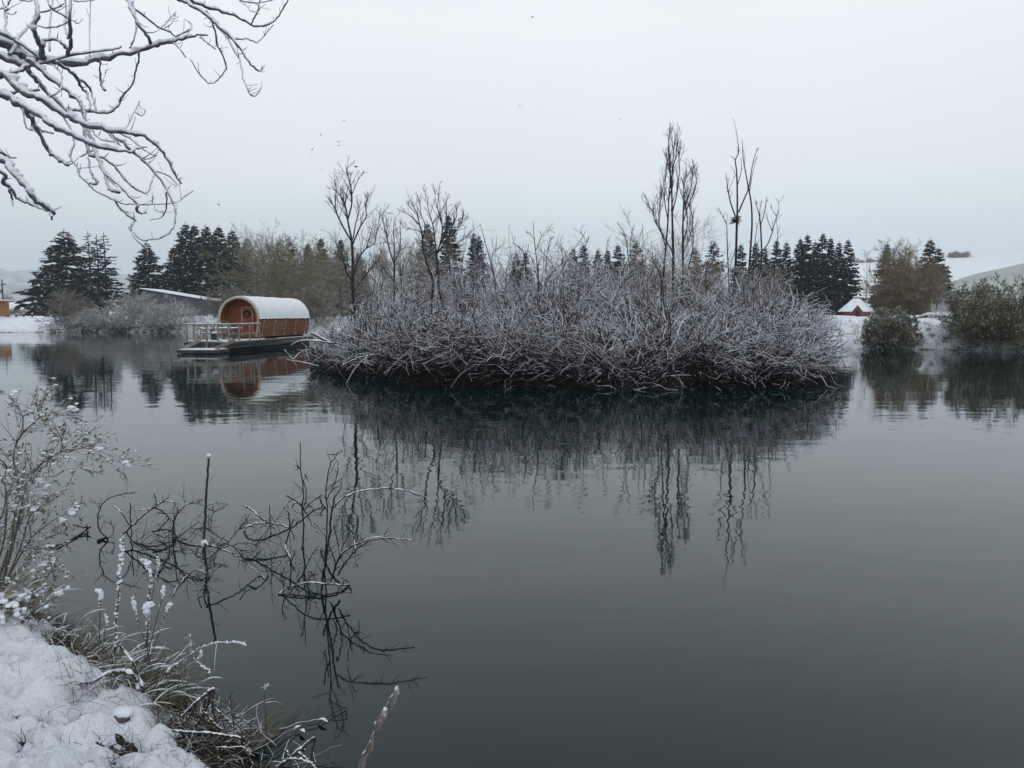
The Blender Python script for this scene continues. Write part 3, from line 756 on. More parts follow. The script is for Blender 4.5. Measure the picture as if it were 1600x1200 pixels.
def shrub_mass(bases, rg, n_st, n_br, n_tw, hscale=1.0, spread=.75, out=.28, shelter=.35):
    mb = MB()
    nb = len(bases); idx = np.repeat(np.arange(nb), n_st)
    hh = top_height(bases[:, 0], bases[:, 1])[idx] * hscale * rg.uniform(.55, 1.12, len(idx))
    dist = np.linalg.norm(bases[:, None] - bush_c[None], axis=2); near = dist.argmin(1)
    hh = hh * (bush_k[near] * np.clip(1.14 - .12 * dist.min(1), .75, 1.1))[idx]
    az = rg.uniform(0, 2 * PI, len(idx)); sp = spread * rg.uniform(.1, 1.2, len(idx))
    d = np.stack([np.cos(az) * sp, np.sin(az) * sp, np.ones(len(idx))], -1)
    d[:, :2] += (.30 * (bases - bush_c[near]))[idx]
    away = bases[idx] - cc_; rim = np.clip(np.linalg.norm(away / np.array((10, 10)), axis=1), 0, 1)[:, None] ** 2
    d[:, :2] += unit(away) * rim * out * 2
    p = np.concatenate([bases[idx] + rg.normal(size=(len(idx), 2)) * .12, np.full((len(idx), 1), .05)], 1)
    L = hh / np.maximum(unit(d)[:, 2], .55) * 1.08
    P0, R0 = grow(p, d, L, .011 + .040 * rg.uniform(0, 1, len(idx)) ** 2.2, np.full(len(idx), .008), 10, .09, np.stack([rg.normal(size=len(idx)) * .05, rg.normal(size=len(idx)) * .05, rg.uniform(-.10, .03, len(idx))], -1), rg)
    P0[:, :, 2] = np.maximum(P0[:, :, 2], .03)
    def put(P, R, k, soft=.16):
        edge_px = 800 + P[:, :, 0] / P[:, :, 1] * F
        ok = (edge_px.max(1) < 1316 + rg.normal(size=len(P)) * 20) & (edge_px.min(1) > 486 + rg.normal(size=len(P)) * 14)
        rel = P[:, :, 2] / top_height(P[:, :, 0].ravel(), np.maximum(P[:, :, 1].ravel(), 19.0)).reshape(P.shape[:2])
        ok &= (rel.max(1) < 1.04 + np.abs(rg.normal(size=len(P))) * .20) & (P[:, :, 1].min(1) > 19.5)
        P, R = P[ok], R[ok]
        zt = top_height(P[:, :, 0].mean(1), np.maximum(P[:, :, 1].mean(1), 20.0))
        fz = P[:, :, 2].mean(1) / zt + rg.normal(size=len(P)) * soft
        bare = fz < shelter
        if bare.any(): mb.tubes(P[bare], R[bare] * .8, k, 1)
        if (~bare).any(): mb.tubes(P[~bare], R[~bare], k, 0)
        return P, R
    P0, R0 = put(P0, R0, 4)
    a = kids(P0, R0, n_br, .12, 1., .35, 1.2, .60, .65, rg)
    P1, R1 = grow(a[0], a[1], a[2], np.clip(a[3], .008, .017), np.full(len(a[2]), .007), 9, .075, np.array((0, 0, -.055)) + rg.normal(size=(len(a[2]), 3)) * .085, rg)
    P1[:, :, 2] = np.maximum(P1[:, :, 2], .02)
    P1, R1 = put(P1, R1, 4)
    a = kids(P1, R1, n_tw, .1, 1., .3, 1.15, .62, .8, rg)
    P2, R2 = grow(a[0], a[1], np.maximum(a[2], .22), np.full(len(a[2]), .0088), np.full(len(a[2]), .005), 6, .10, np.array((0, 0, -.03)) + rg.normal(size=(len(a[2]), 3)) * .13, rg)
    P2[:, :, 2] = np.maximum(P2[:, :, 2], .02)
    put(P2, R2, 3)
    return mb
print('bases', len(bases))
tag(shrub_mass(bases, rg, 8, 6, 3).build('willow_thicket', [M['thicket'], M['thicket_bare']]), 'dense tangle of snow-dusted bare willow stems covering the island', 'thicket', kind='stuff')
rg = np.random.default_rng(177)
fr = []
for (a, b_) in zip(POLY, np.roll(POLY, -1, 0)):
    if min(a[1], b_[1]) > 29: continue
    for t in rg.uniform(0, 1, int(np.linalg.norm(b_ - a) * 5)):
        fr.append(a + (b_ - a) * t + (cc_ - a - (b_ - a) * t) * rg.uniform(-.015, .05))
tag(shrub_mass(np.array(fr), rg, 7, 5, 2, hscale=.42, spread=1.5, out=.45, shelter=.30).build('trailing_twigs', [M['thicket'], M['thicket_bare']]), 'low dark twigs trailing into the water along the front of the island', 'twigs', kind='stuff')
# island outline replaces the plain hump: ground follows the same outline
old = bpy.data.objects.get('island_ground'); bpy.data.objects.remove(old)
pl = np.vstack([POLY, POLY[:1]]); sg_ = np.concatenate([[0], np.cumsum(np.linalg.norm(np.diff(pl, axis=0), axis=1))])
sv = np.linspace(0, sg_[-1], 160)
ou = np.stack([np.interp(sv, sg_, pl[:, i]) for i in range(2)], -1)
rr = np.linspace(0, 1.04, 24)
ix = cc_[0] + (ou[:, None, 0] - cc_[0]) * rr[None]; iy = cc_[1] + (ou[:, None, 1] - cc_[1]) * rr[None]
iz = .16 * (1 - rr[None] ** 2) - .03 + .05 * wn2(ix, iy) * (rr[None] < .97)
tag(MB().grid(ix, iy, iz).build('island_ground', M['earth']), kind='structure')

# individual trees on the island, their limbs traced
def traced(name, label, cat, Y, lines, mat, seed, trunk_n=1, tw=(5, 3), group=None, k=6, bulge=.35, twlen=.35, up=.12, base_ext=None, twr=.006, ang=(.35, .9), capend=False):
    rg = np.random.default_rng(seed)
    g0 = at(*lines[0][0][0], Y)
    root = thing(name, (g0[0], Y, 0), label, cat, group)
    off = np.array((g0[0], Y, 0))
    tk, cw = MB(), MB()
    for i, (pl_, w0, w1) in enumerate(lines):
        n = max(8, 3 * len(pl_))
        q = spline([(x, y, 0) for x, y in pl_], n)
        amp = rg.uniform(-bulge, bulge) if i >= trunk_n else 0
        t = np.linspace(0, 1, n)
        Pn = np.array([at(q[j, 0], q[j, 1], Y + amp * 1.5 * math.sin(PI * .7 * t[j])) for j in range(n)]) - off
        if i < trunk_n:
            Pn = np.vstack([[Pn[0, 0], Pn[0, 1], -.1], Pn]); t = np.linspace(0, 1, n + 1)
        R = (w0 * (1 - t) + w1 * t) / 2 / F * Y * .53
        P = Pn[None]; RR = R[None]
        (tk if i < trunk_n else cw).tubes(P, RR, k)
        m = int(tw[0] * max(1, len(pl_) / 3)) * (1 if i >= trunk_n else 0)
        if m:
            a = kids(P, RR, m, .2, 1., ang[0], ang[1], twlen, .55, rg, up)
            P1, R1 = grow(a[0], a[1], a[2], np.clip(a[3], twr, .02), np.full(len(a[2]), twr), 6, .1, (0, 0, up * .4), rg)
            cw.tubes(P1, R1, 4)
            if tw[1]:
                a = kids(P1, R1, tw[1], .2, 1., .35, .9, .6, .8, rg, up)
                P2, R2 = grow(a[0], a[1], a[2], np.full(len(a[2]), twr), np.full(len(a[2]), twr * .6), 4, .1, (0, 0, up * .4), rg)
                cw.tubes(P2, R2, 3)
    tk.build('trunk', mat, root); cw.build('crown', mat, root)
    return root
traced('dead_tree', 'tall dark dead tree with forked bare limbs at the left end of the island', 'tree', 30.5,
    [([(556, 500), (552, 470), (551, 440), (551, 400), (549, 372)], 11, 7.5),
     ([(549, 376), (538, 358), (529, 340), (524, 325), (525, 305), (525, 285)], 6, 1.5), ([(524, 325), (517, 316), (511, 307)], 2.5, 1),
     ([(549, 372), (544, 348), (541, 328), (536, 312), (528, 301), (518, 291)], 6, 1.5), ([(541, 330), (533, 308), (531, 292)], 2.5, 1),
     ([(543, 345), (549, 322), (550, 308), (548, 290), (544, 276), (541, 266), (546, 259)], 5, 1.4), ([(549, 306), (556, 289), (562, 277), (568, 269)], 3, 1), ([(547, 288), (549, 268)], 2, .9),
     ([(551, 382), (562, 356), (572, 338), (571, 320), (577, 304)], 5, 1.3), ([(571, 322), (574, 312), (570, 302)], 2, .9),
     ([(552, 372), (556, 348), (561, 330), (559, 314)], 4, 1.2), ([(553, 430), (560, 405), (572, 388), (585, 380), (589, 360), (595, 326)], 5, 1.2), ([(572, 388), (580, 362), (583, 350)], 3, 1.2),
     ([(551, 440), (541, 424), (535, 400), (526, 384), (522, 362)], 5, 1.2), ([(553, 455), (575, 425), (592, 404), (600, 380)], 5, 1.3)],
    M['deadwood'], 101, tw=(7, 3), twlen=.46, twr=.005)
traced('dead_tree', 'thin dead tree with a few upright forks right of the tallest left dead tree', 'tree', 29.0,
    [([(617, 505), (616, 470), (616, 440), (616, 410)], 7, 5), ([(616, 412), (609, 392), (605, 372), (600, 352), (597, 335), (600, 331)], 4.5, 1.3), ([(605, 372), (604, 348), (601, 335)], 2, .9),
     ([(616, 408), (616, 380), (615, 360), (616, 346)], 4, 1.3), ([(616, 410), (624, 392), (626, 370), (625, 352)], 4, 1.3), ([(616, 398), (630, 388), (645, 387)], 3, 1.5),
     ([(616, 440), (603, 424), (592, 410)], 4, 1.4), ([(627, 500), (627, 450), (625, 410)], 4, 1.5)], M['deadwood'], 102, tw=(6, 3), twlen=.42, twr=.005)
traced('dead_tree', 'bare tree with a dense rounded fan of branches left of the island centre', 'tree', 27.5,
    [([(676, 505), (675, 470), (676, 440), (668, 415)], 9, 6.5), ([(700, 500), (688, 462), (684, 430), (682, 400)], 7, 6),
     ([(668, 415), (661, 390), (660, 370), (655, 348), (650, 330), (644, 320)], 5.5, 1.4), ([(660, 378), (664, 352), (658, 335), (656, 310)], 4, 1.2),
     ([(655, 350), (642, 338), (632, 332), (624, 331)], 3, 1), ([(658, 362), (645, 358), (632, 355), (626, 346)], 3, 1), ([(650, 334), (640, 322), (636, 315)], 2.4, 1),
     ([(682, 402), (680, 378), (676, 350), (670, 330), (667, 308)], 5, 1.3), ([(682, 400), (690, 370), (690, 345), (682, 320), (679, 300)], 5, 1.2), ([(686, 385), (698, 360), (698, 335), (697, 312)], 4.5, 1.2),
     ([(684, 395), (700, 372), (708, 350), (714, 335), (711, 318)], 5, 1.3), ([(690, 380), (712, 362), (722, 345), (725, 328)], 4, 1.2), ([(676, 350), (690, 330), (700, 308)], 3, 1), ([(690, 350), (684, 325), (686, 296)], 3, 1),
     ([(704, 368), (716, 352), (728, 338)], 3, 1), ([(684, 410), (705, 395), (715, 380), (727, 372), (742, 356)], 4, 1.2), ([(672, 425), (655, 405), (640, 395)], 3.5, 1.2)],
    M['deadwood'], 103, trunk_n=2, tw=(7, 3), twlen=.42, twr=.005)
traced('poplar_tree', 'tall columnar bare poplar with dense upright twigs rising above the island', 'tree', 36.0,
    [([(1052, 470), (1052, 440), (1052, 400), (1051, 360)], 9, 7), ([(1066, 470), (1067, 430), (1067, 390), (1067, 350)], 7, 5.5), ([(1036, 465), (1037, 425), (1041, 380), (1044, 340)], 5.5, 4.5),
     ([(1051, 362), (1050, 320), (1050, 280), (1052, 245), (1055, 204)], 6.5, 1), ([(1067, 352), (1068, 320), (1069, 290), (1073, 275)], 5, 1.2), ([(1044, 342), (1045, 310), (1047, 280), (1046, 240)], 4.5, 1.2),
     ([(1050, 300), (1046, 260), (1045, 225), (1047, 208)], 3.5, 1), ([(1051, 330), (1058, 300), (1062, 260), (1060, 235)], 4, 1), ([(1068, 345), (1076, 320), (1084, 300), (1088, 282), (1086, 265)], 3.5, 1), ([(1068, 330), (1078, 300), (1082, 275), (1076, 258)], 3, 1),
     ([(1052, 260), (1057, 240), (1058, 218)], 3, 1), ([(1066, 400), (1078, 370), (1083, 345), (1078, 325)], 4, 1), ([(1052, 395), (1038, 372), (1026, 350), (1018, 328), (1008, 318)], 4.5, 1), ([(1018, 330), (1013, 316), (1006, 306)], 2.2, .8),
     ([(1040, 385), (1030, 350), (1031, 320), (1037, 290), (1041, 255)], 3.5, 1), ([(1066, 385), (1074, 350), (1070, 310), (1066, 280)], 3.5, 1), ([(1044, 345), (1038, 310), (1040, 280), (1043, 250)], 3.5, 1), ([(1075, 420), (1083, 385), (1082, 360), (1076, 330)], 3.5, 1)],
    M['deadwood'], 104, trunk_n=3, tw=(9, 3), twlen=.42, up=.20, ang=(.2, .55), bulge=.6, twr=.0075)
nest_tree = traced('dead_tree', 'tallest thin dead tree carrying a bird nest, right of the columnar poplar', 'tree', 32.5,
    [([(1146, 470), (1148, 440), (1150, 400), (1151, 360), (1152, 335)], 8, 6.5), ([(1152, 337), (1152, 300), (1151, 268), (1149, 250), (1154, 238), (1152, 215), (1148, 193)], 5.5, 1), ([(1149, 250), (1146, 247), (1142, 244)], 2.5, 1.2),
     ([(1149, 338), (1142, 318), (1138, 300), (1136, 286), (1134, 270)], 4.5, 1.2), ([(1140, 308), (1137, 296), (1139, 277)], 2.4, 1), ([(1154, 332), (1164, 308), (1170, 293), (1175, 262), (1179, 245), (1185, 230)], 4.5, 1.2), ([(1152, 290), (1158, 268), (1158, 246)], 2.6, .9), ([(1143, 320), (1139, 300), (1148, 275)], 2.2, .9),
     ([(1140, 470), (1137, 400), (1136, 370), (1135, 350), (1128, 336), (1122, 324)], 3.8, 1.3), ([(1135, 350), (1131, 340), (1132, 332)], 2, 1)], M['deadwood'], 105, tw=(2, 2), twlen=.18, twr=.005)
nb = MB(); rg = np.random.default_rng(9)
c = at(1149, 344, 32.4); nn = 110
a_ = rg.uniform(0, 2 * PI, nn); pz = rg.uniform(-.14, .14, nn)
p0 = np.stack([np.cos(a_) * .11, np.sin(a_) * .11, pz], -1) + c
P, R = grow(p0, np.stack([-np.sin(a_) + .4 * np.cos(a_), np.cos(a_) + .4 * np.sin(a_), rg.normal(size=nn) * .3], -1), rg.uniform(.10, .24, nn), np.full(nn, .008), np.full(nn, .006), 4, .2, (0, 0, 0), rg)
nb.tubes(P, R, 3)
nb.blob(c - (0, 0, .03), .12, rg, (1, 1, .6), nu=9, nv=5)
tag(nb.build('bird_nest', M['wet_twig']), 'dark twig bird nest in the fork of the tall thin tree', 'nest')
traced('dead_tree', 'leaning dead trunk with a fork at the top just right of the nest tree', 'tree', 33.5,
    [([(1168, 470), (1170, 430), (1173, 385), (1175, 350), (1174, 320), (1170, 295)], 7, 4), ([(1170, 296), (1165, 270), (1161, 245), (1160, 225), (1159, 218)], 3.8, 1), ([(1163, 258), (1164, 250), (1162, 236)], 2, .9), ([(1171, 300), (1176, 270), (1183, 245)], 2.5, .9)], M['deadwood'], 106, tw=(2, 1), twlen=.15, twr=.005)
traced('dead_tree', 'many-forked small dead tree at the right, in front of the black conifer row', 'tree', 31.5,
    [([(1186, 470), (1188, 430), (1190, 395), (1189, 365), (1188, 350)], 6, 4), ([(1188, 352), (1186, 335), (1181, 318), (1179, 308)], 3.5, 1), ([(1189, 350), (1195, 330), (1197, 315), (1197, 308)], 3.5, 1), ([(1189, 355), (1187, 330), (1191, 312)], 3, 1),
     ([(1172, 420), (1185, 398), (1198, 384), (1206, 365), (1211, 345), (1217, 330), (1216, 312)], 4.5, 1), ([(1207, 362), (1200, 345), (1198, 332)], 2.6, 1), ([(1214, 338), (1208, 330), (1204, 320)], 2.2, .9), ([(1176, 465), (1177, 405), (1180, 375), (1184, 350), (1188, 335)], 3.5, 1), ([(1208, 460), (1212, 400), (1215, 370), (1213, 340)], 2.6, 1)], M['deadwood'], 107, tw=(3, 2), twlen=.22, twr=.005)
traced('bare_sapling', 'slender twiggy saplings sticking out of the thicket top at its centre', 'tree', 28.0,
    [([(843, 470), (840, 420), (836, 385), (834, 365), (833, 346)], 4, 1.2), ([(837, 392), (848, 366), (858, 360), (868, 364)], 2.5, .9), ([(836, 375), (828, 366), (822, 363)], 2, .8), ([(822, 425), (818, 395), (805, 382), (800, 368)], 3, 1), ([(852, 425), (856, 390), (862, 370)], 2.6, .9),
     ([(880, 430), (878, 395), (876, 372)], 2.4, .9), ([(905, 430), (915, 385), (908, 362)], 2.4, .8), ([(915, 385), (922, 368)], 2, .8), ([(945, 430), (948, 385), (955, 366)], 2.4, .8), ([(984, 420), (978, 375), (972, 356)], 2.6, .8), ([(985, 405), (985, 375), (990, 352)], 2.4, .8)], M['deadwood'], 108, tw=(5, 3), twlen=.35, twr=.005)

traced('bare_sapling', 'thin snow-dusted saplings standing between the two left dead trees', 'tree', 28.5,
    [([(578, 505), (580, 470), (586, 440), (583, 418), (588, 402)], 3.4, 1), ([(596, 505), (594, 465), (600, 436), (606, 420)], 3, 1), ([(640, 500), (644, 462), (640, 432), (646, 410)], 3.2, 1), ([(656, 500), (652, 455), (655, 425)], 2.6, 1), ([(530, 508), (535, 480), (530, 455), (536, 436)], 3, 1), ([(568, 500), (562, 462), (566, 440)], 2.6, 1)], M['bark'], 109, tw=(7, 3), twlen=.42, twr=.006)
traced('bare_sapling', 'thin snow-dusted saplings between the round-crowned bare tree and the thicket centre', 'tree', 27.0,
    [([(722, 500), (726, 450), (720, 415), (728, 388)], 3.2, 1), ([(745, 495), (742, 445), (750, 410), (744, 390)], 3, 1), ([(770, 490), (774, 440), (768, 405), (776, 384)], 3, 1), ([(795, 490), (790, 440), (796, 400)], 2.6, 1), ([(735, 480), (752, 440), (768, 420)], 2.4, 1)], M['bark'], 110, tw=(7, 3), twlen=.40, twr=.006)
# the big shrub drooping at the island's right end, and the low one at its left end
def shrub_thing(name, label, bases, seed, n_st, n_br, n_tw, **kw):
    rg = np.random.default_rng(seed)
    b0 = bases.mean(0); root = thing(name, (b0[0], b0[1], 0), label, 'shrub')
    mb = shrub_mass(bases, rg, n_st, n_br, n_tw, **kw)
    o = mb.build('branches', [M['thicket'], M['thicket_bare']], root); o.location = (-b0[0], -b0[1], 0)
    return root
rg = np.random.default_rng(78)
shrub_thing('willow_shrub', 'arching snow-covered shrub drooping into the water at the right end of the island', np.array((8.0, 24.4)) + rg.normal(size=(16, 2)) * (.7, 1.0), 79, 10, 6, 3, hscale=1.0, spread=.8, out=.22)
shrub_thing('willow_shrub', 'low sprawling snow-laden shrub at the left end of the island beside the houseboat stern', np.array((-6.0, 28.0)) + rg.normal(size=(12, 2)) * (.4, .8), 80, 8, 6, 2, hscale=.75, spread=1.1, out=.3)

# snow-laden limbs hanging or lying along the island's edge
def limb(label, Y, lines, seed, tw=3, mat='bark'):
    rg = np.random.default_rng(seed)
    g0 = at(*lines[0][0][0], Y); root = thing('snowy_branch', g0, label, 'branch', 'snow-laden branches along the island edge')
    br, sn = MB(), MB()
    for i, (pl_, w0, w1) in enumerate(lines):
        n = 6 * len(pl_); q = spline([(x, y, 0) for x, y in pl_], n); t = np.linspace(0, 1, n)
        amp = rg.uniform(-.3, .3) * (i > 0)
        P = np.array([at(q[j, 0], q[j, 1], Y + amp * math.sin(PI * .6 * t[j])) for j in range(n)]) - g0
        P += rg.normal(size=P.shape) * .006
        R = (w0 * (1 - t) + w1 * t) / 2 / F * Y * .8
        br.tubes(P[None], R[None], 5)
        snow_cap(sn, P, R, rg, 1.05, steep=.1)
        if tw:
            a = kids(P[None], R[None], tw, .2, 1., .4, 1.1, .35, .6, rg)
            P1, R1 = grow(a[0], a[1], a[2], np.clip(a[3], .006, .012), np.full(len(a[2]), .004), 6, .14, (0, 0, 0), rg)
            br.tubes(P1, R1, 4)
            for k_ in range(len(P1)): snow_cap(sn, P1[k_], R1[k_], rg, 1.0, k=4, steep=.1)
    br.build('branch', M[mat], root); sn.build('snow', M['snow_soft'], root)
limb('thick snowy limb slanting down to the left end of the island by the houseboat', 27.2, [([(486, 520), (505, 530), (525, 541), (548, 549), (566, 558)], 5.5, 5), ([(505, 530), (520, 522), (535, 520)], 2.5, 1.4)], 1)
limb('horizontal snowy branch reaching left towards the houseboat stern', 26.8, [([(455, 539), (466, 534), (484, 532), (512, 535), (530, 537)], 2.4, 4)], 2)
limb('forked snowy twig low over the water left of the island, nearest the houseboat stern', 26.0, [([(444, 546), (452, 556), (458, 562)], 2, 2.2), ([(458, 562), (468, 552), (478, 546)], 2.2, 1.5), ([(448, 562), (470, 566), (498, 572)], 1.8, 2)], 3, 2)
limb('long snowy trunk leaning down to the right in the left half of the island', 24.0, [([(632, 512), (648, 530), (672, 540), (690, 548), (705, 558), (722, 563), (742, 567)], 5, 3.5), ([(700, 552), (690, 570), (672, 586)], 3, 1.5), ([(650, 532), (640, 548), (628, 570)], 3, 1.5)], 4)
limb('crooked white branch stretching right from the leaning trunk', 22.0, [([(738, 560), (760, 562), (782, 561), (796, 553), (808, 543), (820, 548), (830, 547)], 3.6, 1.8), ([(800, 551), (812, 558), (818, 562), (806, 560)], 2.2, 1.2), ([(776, 562), (774, 572), (782, 583)], 2, 1.2)], 5, 2)
limb('wavy snow-topped branch in the middle of the thicket front', 22.5, [([(834, 532), (842, 530), (852, 535), (866, 537), (882, 534), (888, 540)], 3.2, 2), ([(858, 536), (848, 545), (850, 556)], 2, 1.2)], 6, 2)
limb('short straight snowy twig stuck slantwise into the water before the thicket', 20.6, [([(876, 571), (882, 586), (892, 602)], 2.6, 1.6)], 7, 0)
limb('looping bare white branch lying on the water at the front of the island', 20.3, [([(886, 592), (900, 587), (912, 590), (917, 602)], 2.6, 1.8), ([(914, 592), (924, 585), (942, 583), (946, 588)], 2.4, 1.6), ([(924, 589), (926, 596), (934, 604), (954, 604), (974, 614), (1000, 608), (1030, 603)], 3, 1.3), ([(1000, 609), (1010, 614)], 1.5, 1)], 8, 1)
limb('low curved branch looping out of the water at the right front of the island', 21.2, [([(1160, 584), (1178, 582), (1190, 585), (1200, 594), (1212, 592)], 3.2, 1.6), ([(1168, 580), (1178, 570), (1190, 566)], 2, 1.2)], 9, 1)
limb('arched snowy limb bending down at the centre right of the thicket front', 22.0, [([(1052, 500), (1064, 508), (1072, 520), (1076, 540)], 4, 2), ([(1050, 548), (1070, 558), (1088, 570), (1098, 590), (1100, 600)], 4, 2), ([(1062, 508), (1060, 530), (1062, 552)], 3, 1.6)], 10, 3)
limb('fan of white branches spreading over the dark hollow at the right of the island', 22.4, [([(1144, 564), (1160, 553), (1190, 549), (1204, 540)], 3, 1.8), ([(1130, 534), (1170, 530), (1200, 532), (1235, 534)], 3, 1.5), ([(1190, 532), (1206, 545), (1216, 552)], 2.2, 1.2), ([(1122, 534), (1138, 548), (1150, 551)], 2.4, 1.2), ([(1226, 518), (1244, 530), (1258, 543)], 2.6, 1.4)], 11, 3)
limb('bowed bare branches dipping into the water at the far right tip of the island', 23.6, [([(1236, 545), (1262, 548), (1290, 549), (1312, 558), (1322, 574)], 2.4, 1.4), ([(1240, 548), (1275, 557), (1305, 570), (1318, 574)], 2.2, 1.2), ([(1260, 562), (1285, 560), (1305, 563)], 1.8, 1)], 12, 3)

# ------------------------------------------------------------------ houseboat
M['cedar'] = mat_plain('cedar_boards', (.155, .060, .030), (.25, .105, .052), 2.2, .6, .15, stretch=(1, .12, 1))
M['cedar_dark'] = mat_plain('cedar_front_boards', (.20, .062, .028), (.29, .10, .045), 3.0, .6, .1, stretch=(.15, 1, 1))
M['trimwood'] = mat_plain('pale_trim', (.40, .27, .19), (.50, .36, .27), 4, .6)
M['weathered'] = mat_plain('weathered_timber', (.19, .165, .145), (.31, .275, .245), 5, .85, .2)
M['darktimber'] = mat_plain('wet_dark_timber', (.035, .032, .034), (.075, .068, .066), 4, .8, .2)
M['roofing'] = mat_plain('roof_shingle', (.015, .014, .014), (.03, .028, .027), 8, .8)
M['strap'] = mat_plain('metal_strap', (.30, .22, .16), (.40, .30, .23), 6, .5)
M['float'] = mat_plain('float', (.01, .01, .012), (.02, .02, .022), 3, .6)
HB0, HBA = np.array((-15.22, 43.0, 0.0)), math.radians(9)
hv, hu = np.array((math.cos(HBA), -math.sin(HBA), 0)), np.array((math.sin(HBA), math.cos(HBA), 0))
def HB(x, y, z): return HB0 + hv * x + hu * y + np.array((0, 0, z))
hb = thing('houseboat', HB0, 'floating wooden barrel cabin with snowy roof and railed porch on the pond', 'houseboat', rz=-HBA)
RB, ZC, LB = 1.15, 1.73, 6.6
WL = 1.04                                   # height of the straighter lower walls
def prof(a, off=0.0):
    """half-barrel on nearly upright walls: a = angle from the top, past 90 degrees it runs down the wall"""
    sg = np.sign(a) + (a == 0); q = np.abs(a)
    t = np.clip((q - PI / 2) * RB, 0, WL)
    arch = q <= PI / 2
    x = np.where(arch, RB * np.sin(q), RB - .15 * (t / WL) ** 2); z = np.where(arch, RB * np.cos(q), -t)
    sl = -.30 * t / WL ** 2
    nx = np.where(arch, np.sin(q), 1 / np.sqrt(1 + sl ** 2)); nz = np.where(arch, np.cos(q), sl / np.sqrt(1 + sl ** 2))
    return sg * (x + nx * off), ZC + z + nz * off
AMAX = PI / 2 + WL / RB
def half_width(z):                          # inside half width at height z above the arch centre
    return math.sqrt(max(RB ** 2 - z * z, 1e-6)) if z > 0 else RB - .15 * (min(-z, WL) / WL) ** 2
NS = 32
bw_ = 2 * AMAX / NS * RB
st_me = MB().box((0, 0, -.022), (bw_ - .014, LB, .044)).mesh('stave', M['cedar'], False)
for i in range(NS):
    a_ = -AMAX + (i + .5) * 2 * AMAX / NS
    (x0, z0), (x1, z1) = prof(np.array(a_ - .01)), prof(np.array(a_ + .01)); xm, zm = prof(np.array(a_))
    o = bpy.data.objects.new('stave', st_me); COL.objects.link(o); o.parent = hb
    o.location = (float(xm), LB / 2, float(zm)); o.rotation_euler = (0, math.atan2(-(z1 - z0), x1 - x0), 0)
MB().box((0, LB / 2, ZC - WL + .02), (2 * RB - .36, LB - .02, .05)).build('floor', M['cedar'], hb, False)
def disc_planks(y, th, n, name, mat, parent):
    lo_, hi_ = -WL, RB - .05; hgt = (hi_ - lo_) / n
    for i in range(n):
        zs = [lo_ + i * hgt + .006, lo_ + (i + .5) * hgt, lo_ + (i + 1) * hgt - .006]
        V = []
        for yy in (y, y + th):
            for zz in zs:
                xx = max(half_width(zz) - .05, .05); V += [(-xx, yy, ZC + zz), (xx, yy, ZC + zz)]
        MB().add(V, [(0, 1, 3, 2), (2, 3, 5, 4), (6, 8, 9, 7), (8, 10, 11, 9), (0, 6, 7, 1), (4, 5, 11, 10), (0, 2, 8, 6), (2, 4, 10, 8), (1, 7, 9, 3), (3, 9, 11, 5)]).build(name, mat, parent, False)
fw = MB().box((0, .84, ZC), (.2, .03, .2)).build('front_wall', M['cedar_dark'], hb)
disc_planks(.75, .04, 16, 'plank', M['cedar_dark'], fw)
bw = MB().box((0, LB - .30, ZC), (.2, .03, .2)).build('back_wall', M['cedar_dark'], hb)
disc_planks(LB - .25, .04, 16, 'plank', M['cedar_dark'], bw)
def arc_shell(r0, r1, y0, y1, a0, a1, n=40, jag=0.0, rg=None, ny=2):
    mb = MB(); a = np.linspace(a0, a1, n); ys = np.linspace(y0, y1, ny)
    A, Yg = np.meshgrid(a, ys, indexing='ij')
    if jag and rg is not None:
        A = A.copy(); A[0] -= rg.uniform(-jag, jag, ny); A[-1] += rg.uniform(-jag, jag, ny)
    ro_ = r1 - RB + (0 if rg is None else rg.normal(size=A.shape) * .005 + .012 * np.sin(2.1 * Yg + 3 * A) * np.cos(1.3 * Yg - A))
    xo, zo = prof(A, ro_); xi, zi = prof(A, r0 - RB)
    V = np.concatenate([np.stack([xo, Yg, zo], -1).reshape(-1, 3), np.stack([xi, Yg, zi], -1).reshape(-1, 3)]); N_ = n * ny
    ii = np.arange(N_).reshape(n, ny)
    q = [np.stack([ii[:-1, :-1], ii[1:, :-1], ii[1:, 1:], ii[:-1, 1:]], -1).reshape(-1, 4)]
    q.append(q[0][:, ::-1] + N_)
    for e in (ii[:, 0], ii[:, -1], ii[0], ii[-1]):
        q.append(np.stack([e[:-1], e[1:], e[1:] + N_, e[:-1] + N_], -1))
    return mb.add(V, np.concatenate(q))
rg = np.random.default_rng(4)
rf = arc_shell(RB + .008, RB + .03, -.03, LB + .03, -1.63, 1.63).build('roof', M['roofing'], hb)
arc_shell(RB + .033, RB + .10, -.02, LB + .02, -1.58, 1.58, 48, .025, rg, 60).build('snow', M['roof_snow'], rf)
arc_shell(RB - .055, RB + .045, -.075, -.034, -AMAX, AMAX, 56).build('front_rim', M['trimwood'], hb, False)
arc_shell(RB - .055, RB + .03, LB + .034, LB + .07, -AMAX, AMAX, 56).build('back_rim', M['cedar'], hb, False)
for y in (.55, 1.95, 3.35, 4.75, 6.2):
    for s in (-1, 1):
        bd = arc_shell(RB + .006, RB + .02, y - .03, y + .03, *((1.64, AMAX - .02) if s > 0 else (-AMAX + .02, -1.64)), 16).build('strap', M['strap'], hb)
        for a in (1.70, AMAX - .10):
            lx_, lz_ = prof(np.array(s * a), .035)
            MB().box((float(lx_), y, float(lz_)), (.05, .10, .13)).build('lug', M['trimwood'], bd, False)
DX, DW, DH = .12, .60, 1.72
DZ = .60
dr = MB().box((DX, .72, DZ + DH / 2), (DW, .05, DH)).build('door', M['cedar_dark'], hb, False)
